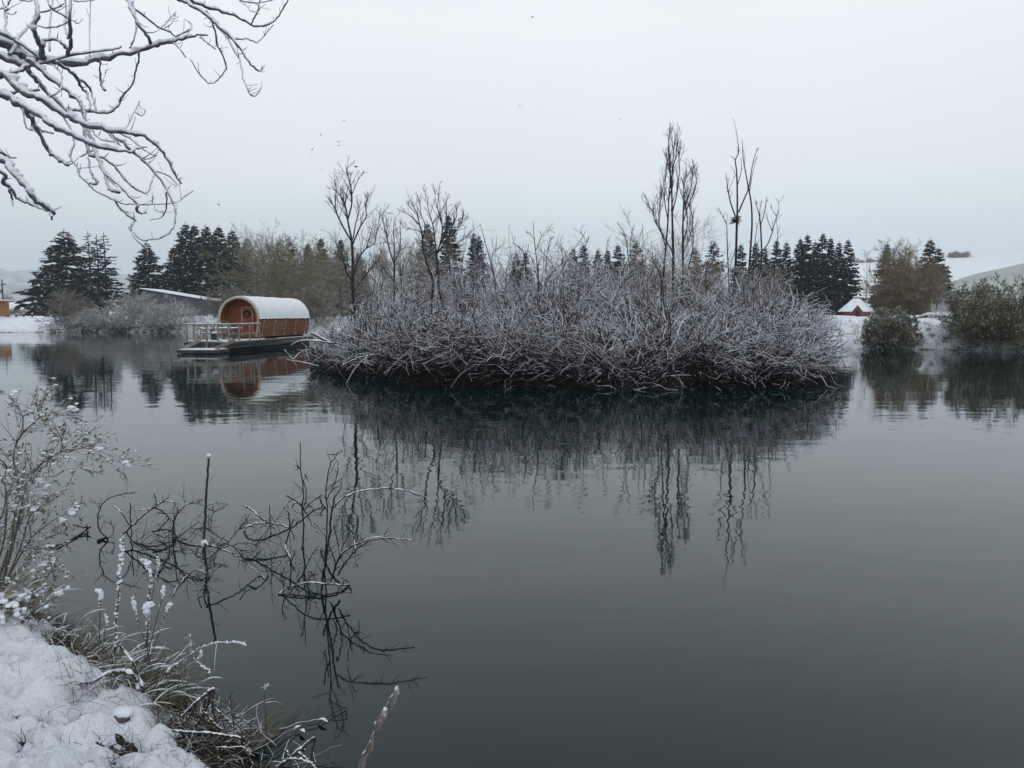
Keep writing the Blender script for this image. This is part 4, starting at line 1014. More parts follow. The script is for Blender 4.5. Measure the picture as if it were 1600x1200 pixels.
for x in (-1, 1): MB().box((DX + x * (DW / 2 + .03), .715, DZ + DH / 2), (.05, .07, DH + .06)).build('frame', M['trimwood'], dr, False)
MB().box((DX, .712, DZ + DH + .035), (DW + .02, .07, .05)).build('frame', M['trimwood'], dr, False)
MB().box((DX + .2, .665, DZ + .9), (.03, .06, .14)).build('handle', M['darktimber'], dr, False)
M['wreath'] = mat_plain('wreath', (.02, .028, .012), (.075, .04, .02), 30, .9)
wb = MB(); rg = np.random.default_rng(8)
for i in range(26):
    a = i / 26 * 2 * PI
    wb.blob((DX + .16 * math.cos(a), .66, 1.97 + .16 * math.sin(a)), .055, rg, (1, .7, 1), nu=6, nv=4, j=.35)
wr = wb.build('wreath', M['wreath']); wr.location = tuple(HB0); wr.rotation_euler = (0, 0, -HBA)
tag(wr, 'round dark wreath hanging on the door of the barrel cabin', 'wreath')
# deck, floats, platform
dk = MB().box((.06, 1.75, .545), (2.5, 10.3, .05)).build('deck', M['weathered'], hb, False)
sn = MB(); X, Yv = np.meshgrid(np.linspace(-1.17, 1.29, 22), np.linspace(-3.38, .70, 34), indexing='ij')
Zs = .575 + .035 * np.clip(np.minimum(np.minimum(X + 1.17, 1.29 - X), Yv + 3.38) / .06, 0, 1) + .008 * rg.normal(size=X.shape)
sn.grid(X, Yv, Zs).build('snow', M['snow'], dk)
MB().box((1.325, 4.3, .585), (.10, 4.8, .03)).build('edge_snow', M['snow'], dk, False)
for z, w in ((.45, .12), (.29, .14)):
    MB().box((1.33, 1.75, z), (.07, 10.3, w)).build('fascia_board', M['darktimber'], hb, False)
    MB().box((-1.21, 1.75, z), (.07, 10.3, w)).build('fascia_board', M['darktimber'], hb, False)
    MB().box((.06, -3.435, z), (2.62, .07, w)).build('fascia_board', M['darktimber'], hb, False)
for x in (-.85, .95):
    a = np.linspace(-3.3, 6.7, 3)
    MB().tube([(x, y, .08) for y in a], .20, 12).build('float', M['float'], hb)
for y in (1.0, 2.8, 4.6, 6.2):
    MB().box((0.0, y, .625), (1.9, .14, .10)).build('cradle', M['darktimber'], hb, False)
pf = MB().box((.30, -4.2, .19), (1.95, 1.42, .05)).build('step_platform', M['weathered'], hb, False)
X, Yv = np.meshgrid(np.linspace(-.66, 1.26, 18), np.linspace(-4.88, -3.5, 14), indexing='ij')
MB().grid(X, Yv, .218 + .022 * np.clip(np.minimum(np.minimum(X + .66, 1.26 - X), Yv + 4.88) / .06, 0, 1) + .006 * rg.normal(size=X.shape)).build('snow', M['snow'], pf)
for z in (.105, ):
    MB().box((.30, -4.935, z), (1.98, .05, .14)).build('fascia_board', M['darktimber'], pf, False)
    for x in (-.70, 1.30): MB().box((x, -4.2, z), (.05, 1.4, .14)).build('fascia_board', M['darktimber'], pf, False)
MB().box((.3, -4.2, .0), (1.7, 1.2, .1)).build('float', M['float'], pf, False)
for x in (-.55, 1.15):
    MB().beam((x, -4.6, .25), (x + (.25 if x < 0 else .45), -3.46, .66), .05, .16).build('stringer', M['weathered'], hb, False)
def post(x, y, z0, z1, w=.075):
    MB().box((x, y, (z0 + z1) / 2), (w, w, z1 - z0)).build('railing_post', M['weathered'], hb, False)
for x, y, z0 in ((-.72, -3.35, .55), (.05, -3.46, .2), (.62, -3.36, .55), (1.24, -3.36, .3), (1.24, -2.35, .3), (1.24, -1.2, .3), (1.24, -.12, .3), (-1.12, -3.35, .55), (-1.12, -1.7, .55), (-1.12, -.12, .55)):
    post(x, y, z0, 1.43)
def rail(a, b, w=.11, h=.04):
    r = MB().beam(a, b, w, h).build('handrail', M['weathered'], hb, False)
    a2, b2 = np.array(a) + (0, 0, h / 2 + .016), np.array(b) + (0, 0, h / 2 + .016)
    MB().beam(a2, b2, w * .85, .032).build('snow', M['snow'], r, False)
rail((-1.2, -3.36, 1.45), (.66, -3.36, 1.45)); rail((.62, -3.36, 1.45), (1.25, -3.36, 1.45)) if False else rail((.665, -3.36, 1.45), (1.30, -3.36, 1.45))
rail((1.24, -3.30, 1.452), (1.24, -.03, 1.452)); rail((-1.12, -3.30, 1.452), (-1.12, -.03, 1.452))
rl = MB().beam((1.24, -3.30, .95), (1.24, -.1, .95), .04, .09).build('handrail', M['weathered'], hb, False)
# porch furniture: each a thing standing on the deck
def porch(name, label, cat, x, y, rz=0): return thing(name, HB(x, y, .60), label, cat, rz=-HBA + rz)
t = porch('garden_table', 'snow-topped round table on the houseboat porch', 'table', .55, -1.75)
tp = MB(); a = np.linspace(0, 2 * PI, 21)[:-1]
MB().tube([(0, 0, .60), (0, 0, .63)], .48, 20).build('tabletop', M['weathered'], t, False)
MB().tube([(0, 0, .632), (0, 0, .66), (0, 0, .672)], [.47, .46, .40], 20).build('snow', M['snow'], t)
for i in range(3):
    q = i * 2.1 + .4
    MB().tube([(.38 * math.cos(q), .38 * math.sin(q), 0), (.06 * math.cos(q), .06 * math.sin(q), .35), (.3 * math.cos(q), .3 * math.sin(q), .60)], .018, 6).build('leg', M['darktimber'], t)
def deck_chair(label, x, y, rz):
    t = porch('deck_chair', label, 'chair', x, y, rz)
    MB().box((0, 0, .36), (.5, .5, .04)).build('seat', M['weathered'], t, False)
    MB().box((0, -.02, .395), (.48, .44, .03)).build('snow', M['snow'], t, False)
    for i in range(5):
        MB().beam((-.2 + i * .1, .22, .38), (-.2 + i * .1, .46, .92 - abs(i - 2) * .03), .075, .02).build('slat', M['weathered'], t, False)
    for s in (-1, 1):
        ar = MB().tube([(s * .28, .36, .62), (s * .29, .1, .58), (s * .30, -.2, .60), (s * .30, -.36, .66)], .03, 6).build('armrest', M['weathered'], t)
        MB().tube([(s * .28, .36, .65), (s * .29, .1, .615), (s * .30, -.2, .635), (s * .30, -.36, .69)], [.02, .036, .034, .015], 6).build('snow', M['snow'], ar)
        MB().beam((s * .27, -.24, 0), (s * .27, -.24, .58), .05, .05).build('leg', M['weathered'], t, False)
        MB().beam((s * .27, .3, 0), (s * .27, .25, .6), .05, .05).build('leg', M['weathered'], t, False)
deck_chair('snow-dusted slatted armchair on the porch, nearest the steps', -.55, -2.45, -1.2)
deck_chair('snow-dusted slatted armchair on the porch beside the table', .12, -1.3, .9)
deck_chair('slatted armchair turned to the railing on the far side of the porch', -.6, -1.1, 2.2)
t = porch('planter_pot', 'dark round pot heaped with snow on the houseboat porch', 'pot', .0, -2.55)
MB().tube([(0, 0, 0), (0, 0, .18), (0, 0, .34), (0, 0, .36)], [.17, .20, .22, .235], 16).build('pot', M['darktimber'], t)
MB().tube([(0, 0, .362), (0, 0, .42), (0, 0, .46)], [.21, .19, .08], 14).build('snow', M['snow'], t)

# ------------------------------------------------------------------ far buildings and furniture of the shore
M['orange_wood'] = mat_plain('orange_boards', (.26, .125, .055), (.34, .18, .08), 4, .7)
M['grey_wall'] = mat_plain('grey_sheet_wall', (.055, .062, .072), (.085, .092, .105), 1.2, .7)
M['red_wall'] = mat_plain('red_boards', (.20, .045, .04), (.28, .07, .06), 5, .7)
M['glass'] = mat_plain('dark_pane', (.04, .05, .06), (.07, .085, .10), 2, .15, spec=.6)
M['light_grey'] = mat_plain('grey_panel', (.26, .25, .25), (.33, .32, .32), 2, .8)
# plank cabin at the left edge
c0 = at(-52, 490, 90); cb = thing('wooden_cabin', (c0[0], 90, 1.4), 'orange plank hut with flat snowy roof at the left picture edge', 'hut')
hw, hh = 3.1, 1.95
MB().box((0, 1.5, hh / 2), (2 * hw - .1, 2.9, hh)).build('wall', M['darktimber'], cb, False)
pm = MB().box((0, 0, 0), (.27, .03, hh)).mesh('plank', M['orange_wood'], False)
for i in range(21):
    o = bpy.data.objects.new('plank', pm); COL.objects.link(o); o.parent = cb; o.location = (-hw + .15 + i * .29, .02, hh / 2 + .01)
for i in range(10):
    o = bpy.data.objects.new('plank', pm); COL.objects.link(o); o.parent = cb; o.location = (hw - .02, .2 + i * .29, hh / 2 + .01); o.rotation_euler = (0, 0, PI / 2)
r_ = MB().box((0, 1.4, hh + .10), (2 * hw + .8, 3.9, .14)).build('roof', M['cedar_dark'], cb, False)
MB().box((0, 1.4, hh + .235), (2 * hw + .74, 3.8, .11)).build('snow', M['roof_snow'], r_, False)
MB().box((0, -.02, .05), (2 * hw + .2, .12, .1)).build('sill_beam', M['darktimber'], cb, False)
# long dark shed with a single-pitch roof
Ys = 100; xa, xb = at(225, 490, Ys)[0], at(329, 490, Ys)[0]; za, zb = at(225, 453, Ys)[2], at(329, 470.5, Ys)[2]
sh = thing('long_shed', (xa, Ys, LAND - .2), 'long dark shed with a sloping snow-edged roof behind the shrubs', 'shed')
w_ = xb - xa; h0, h1 = za - LAND + .2, zb - LAND + .2
V = [(x, y, z) for y in (0, 6) for x, z in ((0, 0), (w_, 0), (w_, h1), (0, h0))]
MB().add(V, [(0, 1, 2, 3), (4, 7, 6, 5), (0, 4, 5, 1), (1, 5, 6, 2), (3, 2, 6, 7), (0, 3, 7, 4)]).build('wall', M['grey_wall'], sh, False)
sl = (h1 - h0) / w_
rp = MB().mesh if False else None
pmn = int(w_ / .8)
for i in range(pmn):
    x0 = i * w_ / pmn + .02; x1 = (i + 1) * w_ / pmn - .02
    MB().add([(x0, -.03, .02), (x1, -.03, .02), (x1, -.03, h0 + sl * x1 - .02), (x0, -.03, h0 + sl * x0 - .02), (x0, -.002, .02), (x1, -.002, .02), (x1, -.002, h0 + sl * x1 - .02), (x0, -.002, h0 + sl * x0 - .02)], [(0, 1, 2, 3), (0, 3, 7, 4), (1, 5, 6, 2), (3, 2, 6, 7)]).build('panel', M['grey_wall'], sh, False)
def slab(x0, x1, y0, y1, zo, th):
    return [(x, y, h0 + sl * x + zo + t_) for t_ in (0, th) for (x, y) in ((x0, y0), (x1, y0), (x1, y1), (x0, y1))]
BX = [(0, 3, 2, 1), (4, 5, 6, 7), (0, 1, 5, 4), (1, 2, 6, 5), (2, 3, 7, 6), (3, 0, 4, 7)]
rf2 = MB().add(slab(-.4, w_ + .4, -.3, 6.3, .02, .10), BX).build('roof', M['darktimber'], sh, False)
MB().add(slab(-.38, w_ + .38, -.28, 6.28, .123, .07), BX).build('snow', M['roof_snow'], rf2, False)
wx = (292 - 225) / (329 - 225) * w_
wd = MB().box((wx, -.045, h0 + sl * wx - .75), (.75, .05, .5)).build('window', M['light_grey'], sh, False)
MB().box((wx, -.075, h0 + sl * wx - .75), (.62, .02, .38)).build('pane', M['glass'], wd, False)
# utility pole
p0 = at(6, 490, 150); up_ = thing('utility_pole', (p0[0], 150, 1.4), 'thin dark utility pole behind the orange hut at the far left', 'pole')
MB().tube([(0, 0, -.2), (0, 0, 4), (0, 0, 7.2)], [.16, .14, .11], 8).build('pole', M['trunk'], up_)
MB().box((0, -.12, 6.2), (1.5, .12, .14)).build('crossarm', M['trunk'], up_, False)
for x in (-.6, 0, .6): MB().tube([(x, -.12, 6.27), (x, -.12, 6.5)], .06, 6).build('insulator', M['trunk'], up_)
MB().box((0, -.2, 4.9), (.4, .3, .7)).build('transformer', M['trunk'], up_, False)
# fence posts on the far left bank
for px, lb in ((25, 'snow-capped fence post nearest the orange hut on the far bank'), (37, 'middle snow-capped fence post on the far left bank'), (50, 'snow-capped fence post farthest from the orange hut')):
    p0 = at(px, 490, 92); t = thing('fence_post', (p0[0], 92, 1.40), lb, 'post', 'fence posts on the far left bank')
    MB().tube([(0, 0, -.2), (0, 0, .3), (0, 0, .55)], [.075, .07, .07], 8).build('post', M['trunk'], t)
    MB().tube([(0, 0, .55), (0, 0, .62), (0, 0, .67)], [.10, .10, .03], 8).build('snow', M['snow'], t)
# pointed red hut on the right shore
p0 = at(1337.5, 490, 84); kt = thing('pointed_hut', (p0[0], 84, 1.62), 'small red hut with pointed snow-covered roof behind the right shore', 'hut')
aa = np.arange(8) * PI / 4 + PI / 8
oc = lambda r, z: [(r * math.cos(q), r * math.sin(q), z) for q in aa]
for i in range(8):
    j = (i + 1) % 8
    A_, B_ = np.array(oc(1.42, 0)[i]), np.array(oc(1.42, 0)[j])
    for k_ in range(4):
        lo_, hi_ = .0 + k_ * .15, .0 + (k_ + 1) * .15 - .012
        up3 = np.array((0, 0, 1)); 
        q0, q1 = A_ + up3 * lo_, B_ + up3 * lo_; i0, i1 = q0 * (.97, .97, 1), q1 * (.97, .97, 1); hz = up3 * (hi_ - lo_)
        MB().add([q0, q1, q1 + hz, q0 + hz, i0, i1, i1 + hz, i0 + hz], [(0, 1, 2, 3), (4, 7, 6, 5), (0, 4, 5, 1), (3, 2, 6, 7), (0, 3, 7, 4), (1, 5, 6, 2)]).build('plank', M['red_wall'], kt, False)
def cone8(z0, r0, z1, r1):
    mb = MB(); V = oc(r0, z0) + oc(r1, z1) + [(0, 0, z0), (0, 0, z1)]
    mb.add(V, [(i, (i + 1) % 8, 8 + (i + 1) % 8, 8 + i) for i in range(8)]); mb.add(V, [(16, (i + 1) % 8, i) for i in range(8)] + [(17, 8 + i, 8 + (i + 1) % 8) for i in range(8)]); return mb
rfk = cone8(.52, 1.86, 1.92, .34).build('roof', M['red_wall'], kt, False)
cone8(.60, 1.88, 2.02, .36).build('snow', M['roof_snow'], rfk, False)
cap_ = cone8(2.03, .30, 2.16, .42).build('chimney_cap', M['light_grey'], kt, False)
cone8(2.165, .43, 2.26, .25).build('snow', M['roof_snow'], cap_, False)
# gabled entrance facing the pond
gx0 = -.75
dn = np.array((-.35, -.94)); sdv = np.array((.94, -.35))
def gp(s, d, z): q = dn * d + sdv * s; return (q[0], q[1], z)
V = [gp(s, d, z) for d in (1.2, 2.0) for s, z in ((-.42, 0), (.42, 0), (.42, .55), (0, 1.12), (-.42, .55))]
MB().add(V, [(5, 6, 7, 9), (0, 5, 9, 4), (1, 2, 7, 6)]).add(V, [(9, 7, 8)]).build('entrance_wall', M['red_wall'], kt, False)
MB().add([gp(s, d, z) for d in (2.0, 2.03) for s, z in ((-.2, .02), (.2, .02), (.2, .72), (-.2, .72))], [(4, 5, 6, 7), (3, 2, 6, 7), (0, 4, 7, 3), (1, 2, 6, 5)]).build('door', M['roofing'], kt, False)
for s in (-1, 1):
    V = [gp(s * .58, 1.0, .45), gp(0, 1.0, 1.2), gp(0, 2.15, 1.2), gp(s * .58, 2.15, .45)]
    V2 = [(x, y, z + .10) for x, y, z in V]
    MB().add(V + V2, BX).build('entrance_roof', M['roof_snow'], kt, False)
    V = [gp(s * .58, 2.155, .42), gp(0, 2.155, 1.17), gp(0, 2.155, 1.27), gp(s * .58, 2.155, .52)]
    MB().add(V + [(x + dn[0] * .03, y + dn[1] * .03, z) for x, y, z in V], BX).build('barge_board', M['trunk'], kt, False)
# grey panel and brushy mound by the right shore
p0 = at(1469, 490, 70); gb = thing('grey_shelter', (p0[0], 70, 1.4), 'small grey box shelter between the rust-coloured tree and the olive shrub', 'shelter')
MB().box((0, 0, .75), (1.15, .9, 1.3)).build('wall', M['light_grey'], gb, False)
MB().box((0, 0, 1.44), (1.3, 1.05, .06)).build('roof', M['weathered'], gb, False)
MB().tube([(-.62, -.5, -.1), (-.62, -.5, 1.5)], .05, 6).build('post', M['trunk'], gb)
p0 = at(1468, 490, 57); mr_ = np.random.default_rng(6)
md = MB(); md.blob((0, 0, 0), 1.0, mr_, (1.9, 1.2, .85), nu=30, nv=16, j=.10)
M['mound'] = mat_snowy('mound', (.06, .05, .042), (.12, .10, .085), .75, .95, scale=6, nscale=3, namt=.6)
mo = md.build('brush_mound', M['mound']); mo.location = (p0[0], 57, 1.25)
tag(mo, 'brown brushy mound with a snow-covered top on the right bank', 'mound')

# ------------------------------------------------------------------ birds
M['bird'] = mat_plain('bird', (.03, .03, .032), (.05, .05, .052), 5, .7)
def bird_proto():
    t = thing('bird', (0, 0, 0), None, None)
    MB().tube([(-.22, 0, 0), (-.12, 0, .01), (0, 0, .01), (.12, 0, 0), (.24, 0, 0)], [.012, .045, .055, .03, .01], 8).build('body', M['bird'], t)
    for s in (-1, 1):
        V = [(-.08, s * .03, .02), (.08, s * .03, .02), (.05, s * .25, .13), (-.09, s * .24, .12), (-.02, s * .5, .08), (-.09, s * .46, .07)]
        V += [(x, y, z - .012) for x, y, z in V]
        MB().add(V, [(0, 1, 2, 3), (3, 2, 4, 5), (6, 9, 8, 7), (9, 11, 10, 8), (0, 3, 9, 6), (1, 7, 8, 2), (3, 5, 11, 9), (2, 8, 10, 4)]).build('wing', M['bird'], t)
    return t
bp = bird_proto(); first = True
for i, (px, py, Y, lb) in enumerate([
    (832, 27, 100, 'bird flying highest, near the top centre of the sky'), (812, 166, 105, 'lone bird in the middle of the sky right of the left dead tree'), (556, 261, 62, 'bird just leaving the top of the tall left dead tree'),
    (529, 222, 90, 'upper one of two dark birds flying close together above the left dead tree'), (529, 228, 90, 'lower one of two dark birds flying close together above the left dead tree'),
    (488, 234, 105, 'upper one of two faint birds left of the close pair'), (486, 246, 105, 'lower one of two faint birds left of the close pair'), (501, 211, 130, 'faint bird above the flock, left of the close pair'),
    (502, 266, 130, 'faint lowest bird of the flock left of the dead tree top'), (538, 189, 130, 'faint topmost bird of the flock over the left dead tree'), (342, 320, 90, 'dark bird low in the sky right of the hanging branch tips'), (968, 186, 150, 'very faint bird right of the sky centre')]):
    o = bp if first else copy_tree(bp); first = False
    o.scale = (.72, .72, .72); o.location = tuple(at(px, py, Y)); o.rotation_euler = (.25 * math.sin(i * 2.1), .2 * math.cos(i * 1.7), i * 1.3 + .4)
    tag(o, lb, 'bird', 'birds in the winter sky')

# ------------------------------------------------------------------ overhanging tree at the top left
M['limb'] = mat_snowy('limb_bark', (.075, .072, .082), (.16, .155, .168), -.15, .45, scale=22, nscale=16, namt=.9)
TB = np.array((-4.6, 3.7, .25))
ot = thing('overhanging_tree', TB, 'snow-covered tree with bare drooping limbs hanging in from the upper left', 'tree')
ztr = np.linspace(-.2, 7.5, 14)
MB().tube(np.stack([.10 * np.sin(ztr * .8), .06 * np.sin(ztr * .5 + 1), ztr], -1), np.interp(ztr, [-.2, .3, 3, 7.5], [.34, .25, .20, .06]), 12).build('trunk', M['limb'], ot)
LIMBS = [  # traced centre lines (photo pixels), start width, end width
    ([(-300, 40), (-150, 60), (0, 66), (22, 82), (45, 88), (90, 98), (135, 95), (165, 89), (210, 79), (240, 71), (262, 66), (285, 61), (302, 56), (325, 54)], 20, 3),
    ([(-200, 190), (-60, 140), (15, 115), (40, 106), (60, 99), (105, 88), (135, 82), (180, 77), (190, 72)], 8, 3),
    ([(-200, 40), (-80, 62), (0, 87), (37, 103), (50, 117), (63, 132), (84, 153), (104, 171), (118, 184)], 11, 5),
    ([(-260, 60), (-100, 90), (0, 114), (22, 132), (45, 147), (72, 159), (97, 177), (120, 188), (140, 197), (170, 203), (200, 206), (226, 213), (246, 228), (260, 246), (272, 268), (284, 288)], 15, 3),
    ([(-260, 100), (-100, 120), (0, 146), (15, 151), (37, 166), (60, 178), (80, 194), (110, 209), (140, 224), (160, 230), (180, 234), (204, 236), (212, 232), (230, 230)], 14, 2.5),
    ([(40, 92), (57, 103), (75, 118), (96, 136), (111, 147), (127, 163), (131, 175), (132, 192), (136, 226), (140, 242), (160, 246), (180, 260), (192, 276), (208, 292), (228, 302), (236, 288), (240, 272)], 8, 2),
    ([(160, 196), (180, 214), (208, 236), (226, 252), (242, 270), (258, 292), (270, 316), (275, 336), (270, 356), (260, 367), (240, 374), (220, 374), (208, 362)], 5, 2),
    ([(132, 190), (142, 215), (152, 245), (164, 270), (180, 284), (200, 304), (216, 319), (213, 326), (218, 333), (228, 333)], 6, 3),
    ([(216, 320), (240, 319), (274, 317), (288, 308), (302, 298)], 2.2, 1.4),
    ([(98, 180), (112, 205), (115, 226), (110, 236), (111, 248), (120, 260), (124, 274), (136, 286), (152, 300), (176, 311), (192, 318), (212, 319)], 3.4, 2),
    ([(178, 310), (186, 324), (200, 336), (212, 344)], 3, 4), ([(207, 346), (204, 360), (212, 374), (224, 384)], 2.8, 1.8),
    ([(24, 155), (40, 174), (54, 194), (66, 218), (78, 238), (92, 250), (106, 259)], 7, 6.5),
    ([(56, 198), (66, 205), (83, 208)], 3.5, 3), ([(36, 168), (38, 188), (42, 200), (50, 203), (52, 196)], 3, 1.5),
    ([(-220, 170), (-100, 205), (0, 248), (16, 262), (36, 286), (52, 308), (66, 320), (84, 333)], 12, 7), ([(80, 331), (81, 343)], 5, 2.5),
    ([(-220, 200), (-100, 230), (0, 268), (6, 284), (16, 292), (26, 308), (44, 318), (60, 324), (74, 330)], 8, 3), ([(14, 295), (18, 308), (21, 321)], 4, 2.2),
    ([(-150, 205), (-60, 222), (0, 238), (15, 246), (26, 247)], 6, 2),
    ([(200, -60), (250, -20), (283, 0), (302, 10), (325, 24), (341, 40), (364, 60), (378, 79), (390, 98), (404, 110), (409, 108), (414, 101)], 8, 2),
    ([(215, -60), (260, -20), (295, 0), (320, 9), (348, 18), (371, 26), (392, 38), (407, 41), (425, 35), (437, 23), (450, 0), (462, -18)], 8, 1.8),
    ([(330, 27), (341, 42), (355, 58), (367, 80), (376, 98), (380, 121), (388, 142), (395, 150), (404, 145), (409, 135)], 4, 1.6),
    ([(322, 16), (330, 31), (337, 52), (339, 70), (348, 86), (353, 105), (344, 121), (332, 130), (320, 125), (309, 112), (297, 91)], 4, 1.5),
    ([(365, 61), (386, 61), (402, 66), (414, 54), (427, 39)], 3, 1.3), ([(392, 38), (402, 19), (406, 0), (408, -20)], 2.4, 1.6),
    ([(340, -25), (374, 0), (390, 4), (407, 4), (425, 0), (440, -10)], 3, 1.6), ([(381, 3), (392, 17), (404, 18)], 1.8, 1),
    ([(150, -60), (185, -20), (201, 0), (206, 16), (218, 40), (232, 60), (236, 70)], 7, 4), ([(207, 2), (213, 33), (210, 58), (202, 76)], 3, 2.5),
    ([(208, 12), (238, 35), (250, 44), (264, 49), (274, 57), (285, 52), (296, 47)], 3, 2.5), ([(250, 44), (267, 28), (275, 19)], 3, 1.8), ([(275, 19), (269, 35), (256, 45)], 2, 1.5),
    ([(270, 66), (280, 75), (290, 90)], 3, 1.8), ([(313, 58), (325, 68), (337, 77)], 2.8, 1.8), ([(290, 58), (300, 40), (289, 30)], 2.2, 1.2),
    ([(217, 78), (217, 90), (213, 108), (206, 133), (190, 152), (186, 162), (172, 175), (150, 175), (120, 172), (105, 170)], 2.6, 5),
    ([(90, 98), (114, 115), (127, 135), (138, 150), (141, 172)], 5.5, 3.5), ([(112, 113), (120, 120), (138, 135), (144, 150), (150, 172)], 4.5, 3),
    ([(157, 95), (156, 108), (157, 122), (159, 134), (163, 142)], 2.2, 4.5), ([(160, 128), (164, 118), (166, 108)], 1.8, 1),
    ([(78, 100), (88, 106), (95, 115), (97, 128), (93, 141), (80, 150), (60, 153), (42, 151)], 2.6, 2.2),
    ([(68, 92), (66, 75), (58, 60), (54, 44), (58, 22), (58, 0), (60, -25)], 9, 4), ([(106, 86), (110, 62), (108, 35), (111, 0), (112, -30)], 6, 3.5), ([(107, 60), (101, 40), (103, 15), (100, -20)], 4, 2),
    ([(140, 88), (140, 50), (141, 0), (141, -30)], 2.4, 1.8), ([(78, 80), (78, 40), (82, 0), (84, -25)], 3, 2), ([(15, 86), (30, 60), (48, 38), (58, 21), (84, 14), (100, 6)], 5, 2),
    ([(55, 38), (75, 44), (95, 40), (112, 32), (122, 37), (128, 30)], 2.6, 1.5), ([(108, 30), (96, 22), (82, 14), (75, 2), (76, -20)], 3, 1.6), ([(9, 52), (10, 30), (8, 18), (14, 14)], 4.5, 3),
    ([(-60, 20), (0, 50), (28, 66), (52, 82), (64, 92)], 8, 4), ([(10, 20), (20, 23), (26, 18)], 2, 1.2), ([(64, 66), (75, 62), (90, 63), (99, 70), (104, 76)], 5, 3.5),
    ([(-40, 16), (0, 14), (12, 8), (20, -6)], 3, 2), ([(30, 0), (45, 2), (58, -2)], 2.2, 1.6), ([(115, 2), (130, 2), (146, 0), (160, -6)], 2, 1.4), ([(-30, 140), (5, 145), (30, 142), (62, 141)], 6, 4),
    ([(125, 245), (136, 240), (150, 232)], 3, 2), ([(138, 246), (141, 268), (147, 278), (152, 282), (150, 288), (140, 286)], 3, 3.5), ([(164, 272), (168, 290), (178, 298), (186, 300)], 4, 6),
    ([(186, 206), (200, 196), (208, 178), (216, 164), (218, 158)], 2.2, 1.2), ([(212, 176), (222, 181), (228, 172)], 1.6, 1), ([(176, 204), (200, 214), (222, 232), (242, 242), (250, 226)], 2.6, 1.5),
    ([(244, 268), (258, 272), (270, 280), (276, 290), (272, 294)], 2, 1.3), ([(260, 300), (260, 325), (252, 340), (235, 343)], 2.4, 1.6), ([(240, 319), (246, 330), (256, 330)], 1.6, 1), ([(238, 318), (239, 300)], 1.5, 1),
    ([(204, 236), (218, 246), (232, 248), (244, 243)], 2.4, 1.5), ([(140, 197), (150, 212), (166, 220), (182, 222)], 3, 1.8), ([(160, 200), (176, 214), (188, 228)], 3, 1.6)]
rg = np.random.default_rng(55)
def ldepth(px, py): return 4.1 + .0016 * px - .0008 * py
brm = []
for i, (pl_, w0, w1) in enumerate(LIMBS):
    n = max(10, 4 * len(pl_)); q = spline([(x, y, 0) for x, y in pl_], n); t = np.linspace(0, 1, n)
    amp = rg.uniform(-.45, .45)
    P = np.array([at(q[j, 0], q[j, 1], ldepth(q[j, 0], q[j, 1]) + amp * math.sin(PI * .75 * t[j])) for j in range(n)])
    if pl_[0][0] <= -100:
        d0 = np.array((TB[0] + .05, TB[1], P[0, 2] - .25)); P = np.vstack([d0, P]); t = np.linspace(0, 1, n + 1); n += 1
    P = P - TB
    P += rg.normal(size=P.shape) * np.minimum(.004, np.interp(t, [0, 1], [w0, w1]) * .00055)[:, None]
    R = np.interp(t, [0, 1], [w0, w1]) / 2 / F * 4.3 * .95
    R = R * (1 + .12 * rg.normal(size=n))
    br, sn = MB(), MB()
    br.tube(P, R, 8 if w0 > 5 else 6)
    snow_cap(sn, P, R, rg, .92, steep=.02, k=8 if w0 > 5 else 6)
    # bud spurs and short side twigs
    m = int(rg.uniform(.8, 1.7) * len(pl_))
    inside = np.arange(n) if pl_[0][0] > -100 else np.arange(3, n)
    a = kids(P[None, inside], R[None, inside], m, .05, .98, .5, 1.25, .05, .5, rg, .5)
    Lm = rg.uniform(.012, .11, m) * (rg.uniform(size=m) ** 1.5 + .15)
    P1, R1 = grow(a[0], a[1], Lm, np.clip(a[3], .0018, .004), np.full(m, .0012), 6, .10, (0, 0, .14), rg)
    br.tubes(P1, R1, 4)
    for k_ in range(m):
        if rg.uniform() < .5: snow_cap(sn, P1[k_], R1[k_], rg, .9, k=4, steep=.2)
    # little snow clots caught in the forks
    for k_ in range(int(m * .45)):
        j = rg.integers(1, n - 1)
        sn.blob(P[j] + (0, 0, R[j] * .9), max(R[j] * rg.uniform(.7, 1.1), .004), rg, (1.5, 1.2, .8), nu=7, nv=5)
    o = br.build('branch', M['limb'], ot)
    sn.build('snow', M['snow_soft'], o)

